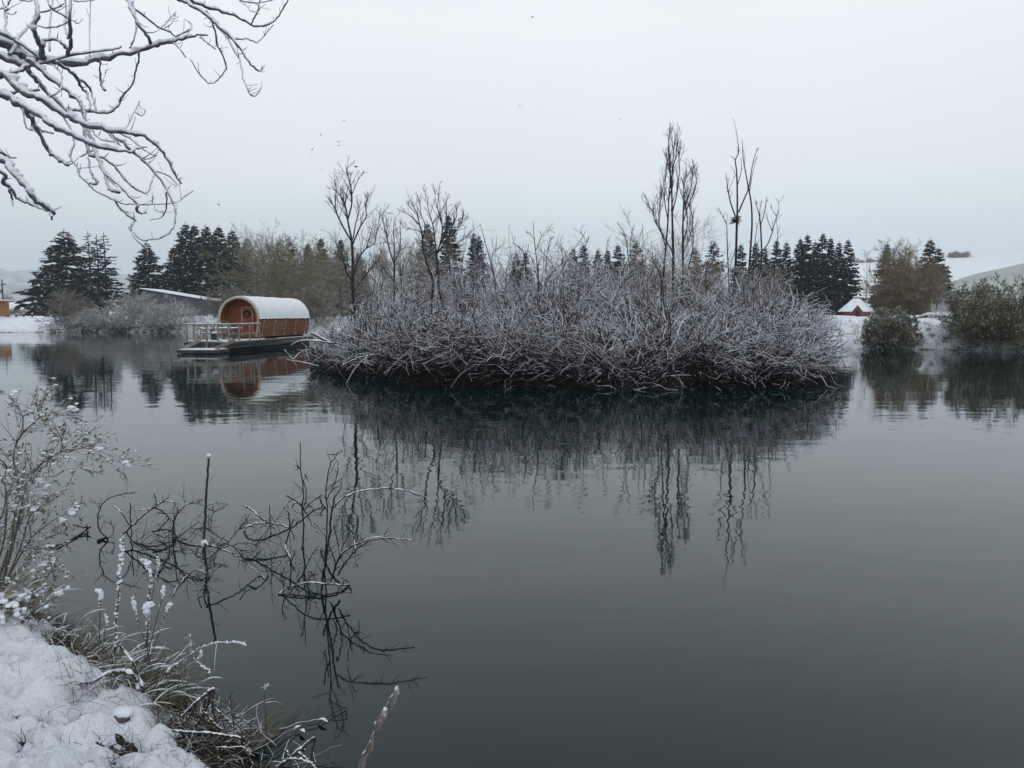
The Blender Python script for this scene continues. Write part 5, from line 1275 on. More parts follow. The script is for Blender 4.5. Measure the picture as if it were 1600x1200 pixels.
# ------------------------------------------------------------------ drowned branches standing in the near water
def z8(x, y): return (140 + x / 2.857, 680 + y / 2.857)
def drowned(name, label, Y, lines, seed, fans=(), snowy=(), fan_r=.0022, bulge=.25, lean=0.0, fan=(5, 3)):
    rg = np.random.default_rng(seed)
    g0 = at(*z8(*lines[0][0][0]), Y); g0[2] = 0
    root = thing(name, g0, label, 'branch')
    br, sn = MB(), MB()
    for i, (pl_, w0, w1) in enumerate(lines):
        n = max(8, 5 * len(pl_)); q = spline([(*z8(x, y), 0) for x, y in pl_], n); t = np.linspace(0, 1, n)
        amp = rg.uniform(-bulge, bulge)
        P = np.array([at(q[j, 0], q[j, 1], Y + amp * math.sin(PI * .7 * t[j]) * (i > 0) + (lean * t[j] if i == 0 else 0)) for j in range(n)])
        for j in np.where(P[:, 2] < .006)[0]: P[j] = ground(q[j, 0], q[j, 1], .006)
        if P[0, 2] < .03: P = np.vstack([P[0] - (P[1] - P[0]) * .3 - (0, 0, .10), P]); n += 1; t = np.linspace(0, 1, n)
        P -= g0; P += rg.normal(size=P.shape) * .0022; P += np.cumsum(rg.normal(size=P.shape), 0) * .0007 * (np.arange(n) > 1)[:, None]
        R = (w0 * (1 - t) + w1 * t) / 2 / F * Y * .85
        br.tube(P, R, 6)
        if i in snowy: snow_cap(sn, P, R, rg, .95, steep=.2)
        m = int(len(pl_) * 1.3)
        a = kids(P[None], R[None], m, .1, 1, .5, 1.2, .2, .5, rg)
        P1, R1 = grow(a[0], a[1], np.minimum(a[2], .14), np.full(m, .0026), np.full(m, .0015), 5, .12, (0, 0, .02), rg)
        br.tubes(P1, R1, 4)
        if i in fans:
            a = kids(P[None], R[None], fan[0], .2, 1, .4, 1.2, .55, .5, rg)
            P1, R1 = grow(a[0], a[1], np.clip(a[2], .15, .5), np.full(len(a[2]), fan_r * 1.2), np.full(len(a[2]), fan_r * .7), 8, .13, (0, 0, .0), rg)
            br.tubes(P1, R1, 4)
            a = kids(P1, R1, fan[1], .15, 1, .4, 1.1, .5, .8, rg)
            P2, R2 = grow(a[0], a[1], a[2], np.full(len(a[2]), fan_r * .8), np.full(len(a[2]), fan_r * .5), 5, .15, (0, 0, 0), rg)
            br.tubes(P2, R2, 3)
    br.build('twigs', M['wet_twig'], root)
    if sn.V: sn.build('snow', M['snow_soft'], root)
    return root, sn
root, _ = drowned('drowned_branch', 'thick upright dead stick with a snow cap and an arched side branch', 5.72,
    [([(528, 640), (520, 570), (512, 500), (512, 440), (516, 360), (524, 240), (532, 105)], 5.5, 4.4), ([(510, 485), (545, 495), (590, 508), (635, 528), (680, 555), (735, 597), (783, 640)], 3.6, 1.6), ([(522, 625), (500, 606), (468, 606), (430, 632), (395, 670), (368, 714)], 2.6, 1.3),
     ([(500, 540), (478, 530), (490, 488)], 2.4, 1.6), ([(425, 648), (412, 640), (392, 650)], 1.5, 1), ([(515, 490), (505, 520), (508, 545)], 3.5, 2), ([(665, 520), (690, 560), (720, 580)], 2, 1)], 201, snowy=(1, 2, 3, 5), lean=.66, bulge=.06)
t = at(*z8(533, 98), 5.72 + .66) - np.array(root.location)
sc = MB(); sc.blob(t + (0, 0, .012), .022, np.random.default_rng(1), (1, 1, .9)); sc.blob(at(*z8(513, 484), 5.9) - np.array(root.location), .03, np.random.default_rng(2), (1, 1, 1.1)); sc.build('snow_cap', M['snow_soft'], root)
drowned('drowned_branch', 'thin C-shaped twig curving out of the water, leftmost of the drowned branches', 6.65,
    [([(80, 462), (60, 445), (43, 420), (38, 385), (44, 340), (65, 300), (95, 282), (150, 264), (212, 254)], 3, 1.3), ([(80, 462), (100, 445), (108, 425), (104, 400), (88, 386), (70, 386)], 1.4, .9), ([(80, 460), (58, 464), (34, 473)], 3.5, 5), ([(43, 375), (62, 355)], 1.5, .9)], 202, bulge=.1)
drowned('drowned_branch', 'wide tangle of dark twigs low over the water left of the thick stick', 6.6,
    [([(150, 442), (185, 408), (220, 375), (255, 345), (290, 320), (318, 302), (345, 296), (380, 301)], 3.2, 2), ([(370, 472), (370, 430), (374, 390), (385, 355), (405, 328), (440, 306), (490, 298)], 2.6, 2), ([(107, 320), (130, 332), (150, 358), (175, 400)], 2.6, 1.8),
     ([(182, 476), (186, 440), (182, 380), (180, 302)], 2.4, 1.8), ([(165, 435), (190, 470), (230, 488), (275, 497), (330, 488), (390, 460), (435, 425), (480, 394)], 3.2, 1.5), ([(280, 431), (340, 421), (380, 436), (400, 468), (440, 484), (486, 492)], 3, 2),
     ([(290, 320), (325, 342), (352, 368), (335, 395), (300, 420)], 2.6, 1.5), ([(290, 322), (297, 295), (287, 258)], 2.2, 1.6), ([(222, 336), (265, 330), (300, 320)], 2.2, 1.2), ([(300, 346), (360, 350), (425, 344)], 1.4, 1), ([(200, 475), (250, 500), (320, 510), (395, 475)], 2.2, 1.4), ([(378, 440), (378, 360), (380, 300)], 1.6, 1), ([(290, 440), (330, 455), (385, 460)], 2, 1.4)],
    203, fans=(1, 4, 5, 6, 10), snowy=(0, 1, 2, 8), bulge=.45)
drowned('drowned_branch', 'fine fan of thin twigs spreading over the water right of the thick stick', 6.55,
    [([(620, 475), (575, 455), (540, 430), (505, 415), (470, 420)], 1.6, 1.2), ([(620, 475), (590, 490), (550, 490), (520, 470)], 1.5, 1), ([(540, 430), (545, 370), (555, 335), (530, 330)], 1.4, 1), ([(520, 320), (560, 302), (605, 306)], 1.6, 1.2), ([(620, 475), (650, 435), (690, 395), (715, 350)], 1.5, 1)],
    204, fans=(0, 1, 2, 4), snowy=(3,), bulge=.4, fan=(6, 3))
drowned('drowned_branch', 'dark branch cluster with one tall straight twig standing in the middle of the near water', 6.5,
    [([(948, 505), (955, 450), (956, 400), (950, 330), (955, 260), (946, 175), (942, 130), (940, 36)], 3.4, 1.6), ([(692, 315), (722, 330), (750, 355), (790, 388)], 3.4, 2.4), ([(690, 428), (705, 408), (740, 395), (790, 390), (845, 400), (895, 414)], 2.6, 3), ([(690, 428), (700, 455), (735, 470), (780, 464), (830, 445), (895, 418), (940, 386), (990, 345), (1040, 320)], 3.6, 2.2),
     ([(945, 360), (962, 300), (966, 250), (955, 200)], 2.4, 1.6), ([(880, 272), (915, 292), (945, 320), (965, 350), (990, 395), (1015, 440)], 2.6, 1.5), ([(1040, 268), (1000, 290), (972, 315), (955, 345)], 2, 1.4), ([(895, 415), (893, 370), (885, 340), (868, 325)], 2.6, 2), ([(912, 372), (893, 430), (875, 495), (885, 525), (900, 547)], 2.6, 2.4), ([(805, 312), (803, 370), (806, 430), (803, 470)], 1.8, 1.2),
     ([(942, 152), (930, 142), (920, 134)], 2, 1.4), ([(960, 175), (972, 190), (975, 205)], 1.5, 1), ([(905, 320), (915, 303), (935, 300), (950, 320)], 2.4, 1.4), ([(1000, 340), (985, 318), (970, 330)], 2, 1.2), ([(895, 418), (912, 450), (915, 470)], 2, 1.2), ([(640, 490), (690, 482), (745, 490)], 1.4, 1)],
    205, fans=(3, 9, 15), snowy=(1, 2, 5, 7, 8, 12), bulge=.3)
root, _ = drowned('drowned_branch', 'spiky drowned branch with long snowy arches reaching right, nearest the middle of the pond', 5.38,
    [([(1036, 712), (1042, 640), (1055, 570), (1070, 460), (1080, 370), (1090, 295), (1092, 276)], 4.6, 3), ([(1055, 700), (1048, 610), (1055, 500), (1058, 400), (1062, 340), (1054, 270), (1058, 200), (1072, 130), (1102, 90)], 3.2, 1.8), ([(1080, 335), (1105, 300), (1140, 276), (1180, 259), (1225, 247), (1270, 242), (1330, 239), (1390, 245), (1440, 257), (1497, 276)], 3, 2.2),
     ([(1118, 662), (1080, 622), (1060, 585), (1045, 550), (1033, 515)], 4.5, 3), ([(1080, 645), (1100, 575), (1122, 530), (1160, 500), (1210, 477), (1250, 460), (1300, 450), (1336, 440)], 3.2, 2), ([(1105, 628), (1128, 590), (1155, 550), (1192, 508), (1225, 485), (1265, 468), (1330, 461), (1400, 465), (1447, 470)], 3.2, 2), ([(1190, 512), (1178, 465), (1162, 410), (1142, 345), (1137, 318)], 2.4, 1.8), ([(1138, 358), (1165, 352), (1192, 342)], 1.8, 1),
     ([(845, 708), (900, 675), (945, 662), (1000, 657), (1060, 662), (1110, 666), (1160, 664)], 2.6, 2.6), ([(845, 708), (900, 715), (970, 718), (1040, 714), (1110, 700), (1158, 668)], 2.6, 3.2), ([(865, 700), (862, 665), (853, 630), (860, 610), (870, 588)], 2.2, 1.4), ([(1075, 655), (1098, 585), (1085, 530), (1062, 482)], 2.6, 1.8), ([(1028, 285), (1040, 310), (1062, 345)], 3, 2.2), ([(1050, 318), (1038, 340), (1030, 360)], 2.6, 1.8),
     ([(1102, 90), (1118, 78), (1125, 64)], 1.4, .9), ([(1102, 90), (1080, 86), (1060, 88)], 1.6, 1), ([(1055, 290), (1078, 250), (1100, 195), (1108, 150), (1106, 112)], 2, 1.3), ([(1090, 400), (1100, 440), (1112, 495)], 2.6, 2), ([(1160, 435), (1140, 480), (1122, 530)], 2, 1.3), ([(1195, 575), (1198, 590)], 1.4, 1), ([(1110, 690), (1140, 645), (1165, 697)], 2.4, 1.5), ([(985, 700), (975, 650), (985, 625), (1010, 620)], 1.8, 1.2)],
    206, fans=(11, 21), snowy=(2, 4, 5, 6, 7, 8, 12, 16), bulge=.22, fan=(5, 3), fan_r=.0016)
drowned('drowned_branch', 'short forked dark stick on the water beside the leafy left bush', 6.9,
    [([(-168, 500), (-130, 492), (-95, 475), (-55, 452), (2, 412)], 3.6, 2.6), ([(2, 412), (-30, 412), (-75, 400)], 3, 2.4), ([(-10, 420), (-14, 398)], 2.2, 1.4), ([(-12, 425), (-10, 440)], 2, 1.2), ([(-135, 492), (-142, 503)], 2, 1.2)], 207, bulge=.03)

# ------------------------------------------------------------------ leafy snow-hung bush at the left
M['bush_twig'] = mat_snowy('bush_twigs', (.085, .072, .06), (.17, .145, .12), .5, .95, scale=20, nscale=14, namt=.8)
M['dead_leaf'] = mat_snowy('dull_leaves', (.12, .11, .085), (.23, .21, .165), .5, .95, scale=12, nscale=18, namt=.9, snow=(.72, .74, .77))
YB = 4.55
b0 = at(8, 935, YB - .2); b0[2] = .12
bu = thing('leafy_bush', b0, 'twiggy bush with dull leaves and snow clumps leaning over the water at the left edge', 'bush')
rg = np.random.default_rng(66)
STEMS = [([(-20, 960), (0, 900), (18, 840), (26, 790), (34, 772), (24, 735), (21, 711), (27, 690), (36, 675), (50, 663), (63, 652), (81, 646), (103, 637)], 6, 2.0), ([(36, 675), (35, 650), (26, 634), (13, 616)], 2.4, 1.4),
    ([(0, 930), (20, 850), (34, 790), (38, 765), (48, 748), (57, 732), (75, 717), (100, 703), (118, 702), (135, 700), (157, 705), (180, 715), (199, 727)], 6, 1.6), ([(100, 703), (93, 680), (82, 661)], 2, 1.2), ([(102, 702), (120, 687), (140, 675)], 2.2, 1.2), ([(50, 752), (64, 732), (84, 720), (100, 708)], 3, 1.5),
    ([(57, 744), (84, 744), (105, 733), (135, 729)], 2.4, 1.2), ([(-40, 680), (-5, 698), (20, 712)], 3, 1.6), ([(-30, 700), (5, 722), (14, 740), (26, 762)], 3, 2), ([(63, 652), (66, 632), (72, 618), (80, 607)], 1.8, 1), ([(60, 648), (58, 636), (46, 627)], 1.8, 1),
    ([(-10, 950), (30, 860), (48, 805), (75, 785), (98, 772)], 4, 1.4), ([(-10, 950), (25, 880), (50, 840), (80, 815), (108, 800), (124, 794)], 4, 1.4), ([(-10, 940), (30, 890), (60, 850), (95, 832), (118, 826)], 4, 1.3), ([(0, 950), (35, 905), (62, 885), (85, 880), (98, 892)], 3, 1.2), ([(-20, 930), (5, 850), (10, 800), (12, 770), (30, 745)], 4, 1.6),
    ([(-30, 940), (-20, 850), (5, 800), (8, 760), (2, 735)], 4, 1.5), ([(-5, 945), (18, 850), (35, 810), (36, 775), (52, 762)], 3.6, 1.6), ([(-10, 950), (20, 900), (60, 862), (74, 870), (80, 890), (62, 915), (74, 905)], 2.6, 1.2), ([(-30, 900), (0, 862), (40, 842), (66, 850), (82, 868)], 2.8, 1.2), ([(-30, 870), (10, 830), (50, 800), (90, 798)], 3, 1.2), ([(20, 712), (24, 740), (30, 768)], 2, 2)]
br, sn, lf = MB(), MB(), MB()
pp = []
for i, (pl_, w0, w1) in enumerate(STEMS):
    n = 5 * len(pl_); q = spline([(x, y, 0) for x, y in pl_], n); t = np.linspace(0, 1, n); amp = rg.uniform(-.45, .45)
    P = np.array([at(q[j, 0], q[j, 1], YB + amp * math.sin(PI * .7 * t[j])) for j in range(n)]) - b0
    P[:, 2] = np.maximum(P[:, 2], -.1 - b0[2] + .1)
    R = (w0 * (1 - t) + w1 * t) / 2 / F * YB * .8
    br.tube(P, R, 6); snow_cap(sn, P, R, rg, .75, steep=.45)
    a = kids(P[None], R[None], 3 * len(pl_), .2, 1, .4, 1.1, .28, .5, rg, .15)
    P1, R1 = grow(a[0], a[1], np.clip(a[2], .07, .3), np.clip(a[3], .0014, .003), np.full(len(a[2]), .0011), 7, .12, (0, 0, .01), rg)
    br.tubes(P1, R1, 4)
    a = kids(P1, R1, 2, .2, 1, .4, 1.1, .5, .8, rg)
    P2, R2 = grow(a[0], a[1], np.clip(a[2], .03, .12), np.full(len(a[2]), .0012), np.full(len(a[2]), .0008), 5, .12, (0, 0, 0), rg)
    br.tubes(P2, R2, 3)
    pp += [(P1, 2.6), (P2, 1.4)]
    for k_ in range(len(P1)):
        if rg.uniform() < .45: snow_cap(sn, P1[k_], R1[k_], rg, 1.0, k=4, steep=.3)
lv = []
for P_, cnt in pp:
    m = int(len(P_) * cnt * 1.3); j = rg.integers(0, len(P_), m); f = rg.uniform(.3, 1, m) * (P_.shape[1] - 1.001); ii = f.astype(int)
    pos = P_[j, ii]; T = unit(P_[j, ii + 1] - P_[j, ii])
    d = unit(T + .8 * rg.normal(size=(m, 3)) + (0, 0, -.25)); L = rg.uniform(.012, .034, m)
    s = unit(np.cross(d, rg.normal(size=(m, 3)))) * (L * .19)[:, None]; dr_ = np.array((0, 0, -.15)) * L[:, None]
    a0 = pos; m1 = pos + d * (L * .35)[:, None]; m2 = pos + d * (L * .7)[:, None] + dr_ * .5; e = pos + d * L[:, None] + dr_
    nrm = unit(np.cross(d, s)) * (L * .06)[:, None]
    lf.quads(np.stack([a0, m1 - s, m1 + nrm, m1 + s], 1)); lf.quads(np.stack([m1 - s, m2 - s * .8, m2 + nrm, m1 + nrm], 1)); lf.quads(np.stack([m1 + nrm, m2 + nrm, m2 + s * .8, m1 + s], 1)); lf.quads(np.stack([m2 - s * .8, e, m2 + s * .8, m2 + nrm], 1))
    for k_ in range(m):
        if rg.uniform() < .10: sn.blob(pos[k_] + (0, 0, .005), rg.uniform(.004, .011), rg, (1.5, 1.1, .6), nu=7, nv=5, j=.25)
for (px, py, r) in [(22, 613, .022), (110, 638, .032), (116, 629, .015), (157, 704, .026), (198, 726, .028), (60, 755, .035), (72, 760, .03), (40, 775, .04), (110, 798, .035), (118, 795, .028), (95, 812, .03), (65, 880, .035), (80, 872, .03), (30, 790, .035), (56, 800, .03), (100, 700, .02), (15, 735, .03), (50, 658, .02), (105, 716, .026), (68, 770, .03)]:
    for k_ in range(3): sn.blob(at(px + rg.normal() * 4, py + rg.normal() * 3, YB + rg.normal() * .05) - b0, r * rg.uniform(.3, .6), rg, (1.4, 1.1, .7), nu=9, nv=6, j=.25)
br.build('twigs', M['bush_twig'], bu); sn.build('snow', M['snow_soft'], bu); lf.build('leaves', M['dead_leaf'], bu)

# dry grass poking through the snow of the far banks, and a little on the near bank
def grass_mass(name, label, xy, z, hgt, r, seed, k=5, mats=('olive_twig', 'grass_far')):
    rg = np.random.default_rng(seed); n = len(xy); idx = np.repeat(np.arange(n), k)
    p = np.concatenate([xy[idx] + rg.normal(size=(n * k, 2)) * hgt * .15, (z[idx] - .03)[:, None]], 1)
    d = np.stack([rg.normal(size=n * k) * .5, rg.normal(size=n * k) * .5, np.ones(n * k)], -1)
    P, R = grow(p, d, hgt * rg.uniform(.3, 1.2, n * k), np.full(n * k, r), np.full(n * k, r * .3), 5, .12, (0, 0, -.12), rg)
    h = rg.uniform(size=n * k) < .5; mb = MB(); mb.tubes(P[h], R[h], 3, 0); mb.tubes(P[~h], R[~h], 3, 1)
    return tag(mb.build(name, [M[m_] for m_ in mats]), label, 'grass', kind='stuff')
M['grass_far'] = mat_plain('dry_bank_grass', (.10, .085, .06), (.20, .165, .115), 1.5, .9)
def bank_spots(i0, i1, n, rg, wmax):
    pi = rg.integers(0, sN, 60000); of = rg.uniform(0, 1, 60000) ** 1.6 * wmax
    q = ol[pi, :2] + dirv[pi] * of[:, None]; sel = (q[:, 0] > i0) & (q[:, 0] < i1) & (q[:, 1] > 35)
    clump = wn2(q[:, 0], q[:, 1]) + .6 * wn1(q[:, 0], q[:, 1]); sel &= clump > .25
    q, of, pi = q[sel][:n], of[sel][:n], pi[sel][:n]
    zz = np.interp(of, [0, .35, .9, 1.8, 3, 4.5, 7], [-.05, .16, .36, .6, .78, .9, .98]) * ol[pi, 2] + np.clip(of / 2, 0, 1) * (.10 * wn1(q[:, 0], q[:, 1]) + .05 * wn2(q[:, 0], q[:, 1]))
    return q, zz
rg = np.random.default_rng(33)
q, zz = bank_spots(13, 36, 900, rg, 6.0); grass_mass('bank_grass', 'dry grass poking through the snow of the right bank', q, zz, .42, .007, 34)
q, zz = bank_spots(-50, -18, 900, rg, 2.0); grass_mass('bank_grass', 'dry grass and twigs along the waterline of the far left bank', q, zz, .45, .009, 35)
q = np.stack([rg.uniform(-3.6, -.6, 900), rg.uniform(2.0, 5.2, 900)], -1); sdn = shore_dist(q[:, 0], q[:, 1]); q = q[(sdn > .1) & (rg.uniform(size=900) < np.exp(-sdn * 2.2))][:150]
grass_mass('snow_grass', 'single dry grass blades poking through the near snow', q, soil_z(q[:, 0], q[:, 1]) + np.maximum(snow_t(q[:, 0], q[:, 1]), 0), .10, .0011, 36, 3, ('grass_straw', 'grass_green'))

# ------------------------------------------------------------------ bank plants: seed stalks, grass tussocks, broken stems
M['stalk'] = mat_snowy('dry_stalk', (.05, .042, .034), (.12, .10, .08), .6, .95, scale=20, nscale=14)
M['dark_stem'] = mat_snowy('dark_broken_stems', (.030, .022, .02), (.085, .062, .052), .62, .92, scale=18, nscale=12, namt=.8)
def stalk(label, Y, lines, seed, plume=None, cat='stalk', group='snow-laden seed stalks on the near bank', amt=1.6):
    rg = np.random.default_rng(seed)
    g0 = at(*lines[0][0][0], Y); g0[2] = min(g0[2], bank_z(g0[0], g0[1]) - .02)
    t_ = thing('seed_stalk', g0, label, cat, group)
    st, sn = MB(), MB()
    for i, (pl_, w0, w1, sno) in enumerate(lines):
        n = 8 * len(pl_); q = spline([(x, y, 0) for x, y in pl_], n); t = np.linspace(0, 1, n)
        P = np.array([at(q[j, 0], q[j, 1], Y + (i > 0) * rg.uniform(-.02, .02)) for j in range(n)])
        if i == 0: P = np.vstack([g0, P]); n += 1; t = np.linspace(0, 1, n)
        P = P - g0
        R = (w0 * (1 - t) + w1 * t) / 2 / F * Y
        st.tube(P, R, 6)
        # snow beads gripping the stalk between its seed whorls
        for f in np.linspace(.15, 1, int(n * 1.1)):
            pz = P[int(f * (n - 1))]
            rr_ = np.interp(f, [x for x, _ in sno], [y for _, y in sno]) / 2 / F * Y
            if rr_ > 3e-4: sn.blob(pz + rg.normal(size=3) * rr_ * .3 + (0, 0, rr_ * .3), rr_ * rg.uniform(.35, .88), rg, (rg.uniform(.8, 1.3), rg.uniform(.8, 1.2), rg.uniform(.6, 1)), nu=8, nv=6, j=.3)
        a = kids(P[None], R[None], 7, .3, 1, .7, 1.3, .06, .5, rg)
        P1, R1 = grow(a[0], a[1], rg.uniform(.01, .035, 7), np.full(7, .0016), np.full(7, .001), 4, .1, (0, 0, .05), rg); st.tubes(P1, R1, 4)
    st.build('stem', M['stalk'], t_); sn.build('snow', M['snow_soft'], t_)
    return t_
PL = [(0, 2), (.35, 4), (.5, 7), (.8, 9), (1, 9)]
stalk('tallest snow-plumed stalk on the near bank', 3.75, [([(180, 1040), (181, 980), (186, 920), (188, 880), (192, 842)], 3, 2, [(0, 6), (.3, 8), (.5, 6), (.6, 8), (.9, 10), (1, 9)])], 1)
stalk('second tall snow-plumed stalk, with a bowed white tip', 3.7, [([(226, 1038), (231, 980), (233, 940), (236, 905), (232, 885), (224, 876)], 3, 2, [(0, 5), (.3, 6), (.5, 5), (.65, 6), (.85, 10), (1, 8)]), ([(235, 945), (241, 915), (247, 890), (247, 872)], 1.6, 1.2, [(0, 0), (.5, 3), (1, 5)])], 2)
stalk('stalk with one big round snow ball halfway up', 3.62, [([(230, 1040), (231, 1000), (231, 968), (230, 955), (233, 945)], 2.2, 2, [(0, 3), (.6, 4), (.8, 12), (.92, 15), (1, 7)])], 3)
stalk('short stalk with a hooked snowy head at the left of the group', 3.85, [([(155, 1010), (156, 970), (156, 940), (158, 928), (150, 923)], 2, 2, [(0, 0), (.3, 0), (.45, 4), (.6, 8), (.85, 8), (1, 7)])], 4)
stalk('thin stalk with a pointed snowy bud between the two tall ones', 3.8, [([(226, 1000), (218, 980), (212, 955), (209, 945), (208, 932)], 1.8, 1.6, [(0, 1), (.4, 3), (.6, 5), (.85, 8), (1, 3)])], 5)
stalk('thin leaning stalk with a small round snow head', 3.6, [([(232, 1020), (244, 970), (252, 940), (256, 920)], 1.8, 1.6, [(0, 0), (.5, 1), (.6, 4), (.7, 1), (.9, 8), (1, 9)])], 6)
stalk('thin leaning stalk with a lumpy snow head, rightmost of the upright ones', 3.55, [([(234, 1030), (250, 985), (258, 960), (262, 950), (266, 944)], 1.8, 1.6, [(0, 1), (.4, 3), (.7, 4), (.85, 8), (1, 7)])], 7)
stalk('short bent stalk with two snow lumps at its foot by the hooked one', 3.7, [([(160, 1012), (164, 985), (168, 975), (164, 960)], 1.8, 1.5, [(0, 0), (.5, 2), (.8, 6), (1, 5)])], 8)
stalk('beaded snowy stalk leaning out to the right over the water', 3.4, [([(245, 1062), (262, 1048), (290, 1028), (310, 1014), (332, 1006), (356, 1004), (372, 1004), (384, 1009)], 2.2, 1.4, [(0, 3), (.15, 7), (.3, 4), (.5, 4), (.7, 4.5), (.9, 4.5), (1, 5)]), ([(297, 1024), (298, 1008), (297, 992)], 1.3, 1, [(0, 2), (.5, 3), (1, 3)]), ([(298, 1024), (308, 1034), (320, 1044), (328, 1052)], 1.6, 1.3, [(0, 2), (.5, 4), (.8, 6), (1, 6)]), ([(312, 1014), (314, 1022), (310, 1030)], 1.6, 1.5, [(0, 4), (1, 6)]), ([(286, 1032), (290, 1050), (292, 1070), (288, 1090)], 1.2, .9, [(0, 4), (.2, 0), (1, 0)]), ([(262, 1048), (286, 1062), (266, 1080)], 1, .8, [(0, 0), (1, 0)])], 9)
stalk('dry flower stalk with a nodding snow-topped head at the left edge', 3.9, [([(2, 1000), (30, 975), (60, 950), (84, 935), (96, 926)], 2.4, 2, [(0, 0), (.8, 0), (.88, 10), (.95, 14), (1, 9)]), ([(10, 1000), (40, 968), (62, 945), (90, 930), (104, 920)], 1.8, 1.6, [(0, 0), (.9, 0), (1, 9)])], 10)
stalk('thin snow-beaded stem arching beside the leafy bush', 3.95, [([(0, 918), (14, 909), (24, 914), (32, 932), (32, 960), (30, 985)], 1.8, 1.8, [(0, 4), (.5, 4), (.7, 2), (1, 0)]), ([(34, 938), (48, 930), (62, 920), (72, 912)], 1.5, 1.2, [(0, 3), (1, 4)])], 11)
stalk('lone thin straight stem standing in the water right of the broken stems', 3.35, [([(417, 1190), (416, 1150), (415, 1110), (413, 1085), (414, 1070)], 2.2, 1.6, [(0, 0), (.6, 0), (.8, 2.5), (.9, 3), (1, 5)]), ([(414, 1078), (418, 1070)], 1.2, 1.2, [(0, 2), (1, 4)])], 12, group=None)
# long withered leaf stalk in front, bottom centre
M['withered'] = mat_snowy('withered_leaf', (.14, .12, .115), (.30, .265, .26), .55, .95, scale=24, nscale=18, namt=.8)
Yl = 2.75
g0 = at(556, 1230, Yl); ls = thing('withered_stalk', g0, 'pale withered leaf stalk with curled snowy tip rising from the bottom edge', 'stalk')
lines = [([(556, 1230), (565, 1185), (578, 1160), (586, 1142), (594, 1122), (606, 1098), (620, 1074)], 5, 3), ([(560, 1215), (574, 1180), (582, 1170), (580, 1152), (592, 1135), (600, 1110), (618, 1080)], 4, 2)]
st, sn = MB(), MB(); rg = np.random.default_rng(12)
for pl_, w0, w1 in lines:
    n = 8 * len(pl_); q = spline([(x, y, 0) for x, y in pl_], n); t = np.linspace(0, 1, n)
    P = np.array([at(q[j, 0], q[j, 1], Yl + .01 * math.sin(j)) for j in range(n)]) - g0 + rg.normal(size=(n, 3)) * .0012
    R = (w0 * (1 - t) + w1 * t) / 2 / F * Yl * .7 * (1 + .12 * rg.normal(size=n)); st.tube(P, np.abs(R) + .0006, 6); snow_cap(sn, P, R, rg, .6, steep=.3)
def leaf_blade(mb, a, b_, w, nrm, curl=.3, n=9):
    a, b_ = np.array(a, float), np.array(b_, float); d = b_ - a; L = np.linalg.norm(d); d /= L
    s = unit(np.cross(d, np.array(nrm, float))); up = np.cross(s, d)
    t = np.linspace(0, 1, n); wv = w * np.sin(PI * np.clip(t, .03, .97)) ** .8
    rows = []
    for k_ in range(3):
        e = k_ - 1
        rows.append(a + d * (L * t)[:, None] + s * (e * wv)[:, None] + up * ((abs(e) * wv * curl) + .12 * L * np.sin(PI * t))[:, None])
    q = np.array(rows).transpose(1, 0, 2); mb.grid(q[..., 0], q[..., 1], q[..., 2])
for a_, b_, w in [((606, 1112), (624, 1070), .010), ((588, 1142), (598, 1108), .014), ((594, 1128), (606, 1108), .011), ((574, 1180), (584, 1150), .010), ((562, 1205), (574, 1172), .010), ((570, 1186), (578, 1166), .008)]:
    lfm = MB(); leaf_blade(lfm, at(*a_, Yl) - g0, at(*b_, Yl - .01) - g0, w, (.2, -1, .3), 1.3); lfm.build('leaf', M['withered'], ls)
st.build('stem', M['withered'], ls)
for (px, py, r) in [(620, 1076, .009), (621, 1082, .007), (600, 1116, .010), (596, 1124, .010), (588, 1130, .008), (602, 1108, .008)]: sn.blob(at(px, py, Yl - .01) - g0, r, rg, (1, 1, 1.1), nu=8, nv=6)
sn.build('snow', M['snow_soft'], ls)

# grass tussocks: each clump a thing
def tussock(label, px, py, z, n, hgt, spr, seed, snowf=.25, lean=(.25, .1), straw=.5):
    rg = np.random.default_rng(seed); c = ground(px, py, z); c[2] = bank_z(c[0], c[1]) - .02
    t_ = thing('grass_tussock', c, label, 'grass tuft', 'grass tussocks on the edge of the snowy bank')
    p = np.stack([rg.normal(size=n) * spr * .35, rg.normal(size=n) * spr * .35, np.zeros(n)], -1)
    az = rg.uniform(0, 2 * PI, n); sp = rg.uniform(.15, 1.1, n)
    d = np.stack([np.cos(az) * sp + lean[0], np.sin(az) * sp + lean[1], np.ones(n)], -1)
    L = hgt * rg.uniform(.5, 1.25, n)
    P, R = grow(p, d, L, np.full(n, .0016), np.full(n, .0005), 9, .07, (0, 0, -.17), rg)
    mb = MB(); s = rg.uniform(size=n) < straw
    mb.tubes(P[s], R[s], 3, 1); mb.tubes(P[~s], R[~s], 3, 0)
    mb.build('blades', [M['grass_green'], M['grass_straw']], t_)
    sn = MB()
    for k_ in np.where(rg.uniform(size=n) < snowf)[0]: snow_cap(sn, P[k_], R[k_] * 1.5 + .0008, rg, 1.5, k=4, steep=.45)
    if sn.V: sn.build('snow', M['snow_soft'], t_)
tussock('green grass tussock drooping to the water at the right corner of the bank', 262, 1090, .30, 588, .30, .26, 1, 0.05, (.45, -.05), .35)
tussock('pale grass tussock beside the drooping green one, lower right', 285, 1110, .25, 280, .24, .18, 2, 0.06, (.5, -.1), .45)
tussock('snow-matted grass tussock under the tall seed stalks', 215, 1050, .32, 448, .26, .26, 3, 0.20, (.3, .2), .6)
tussock('straw tussock overhanging the dark hollow in the bank', 165, 1040, .32, 364, .24, .26, 4, 0.23, (.25, -.2), .7)
tussock('snow-laden grass tuft at the left of the dark hollow', 110, 1005, .32, 308, .20, .28, 5, 0.28, (.2, .2), .6)
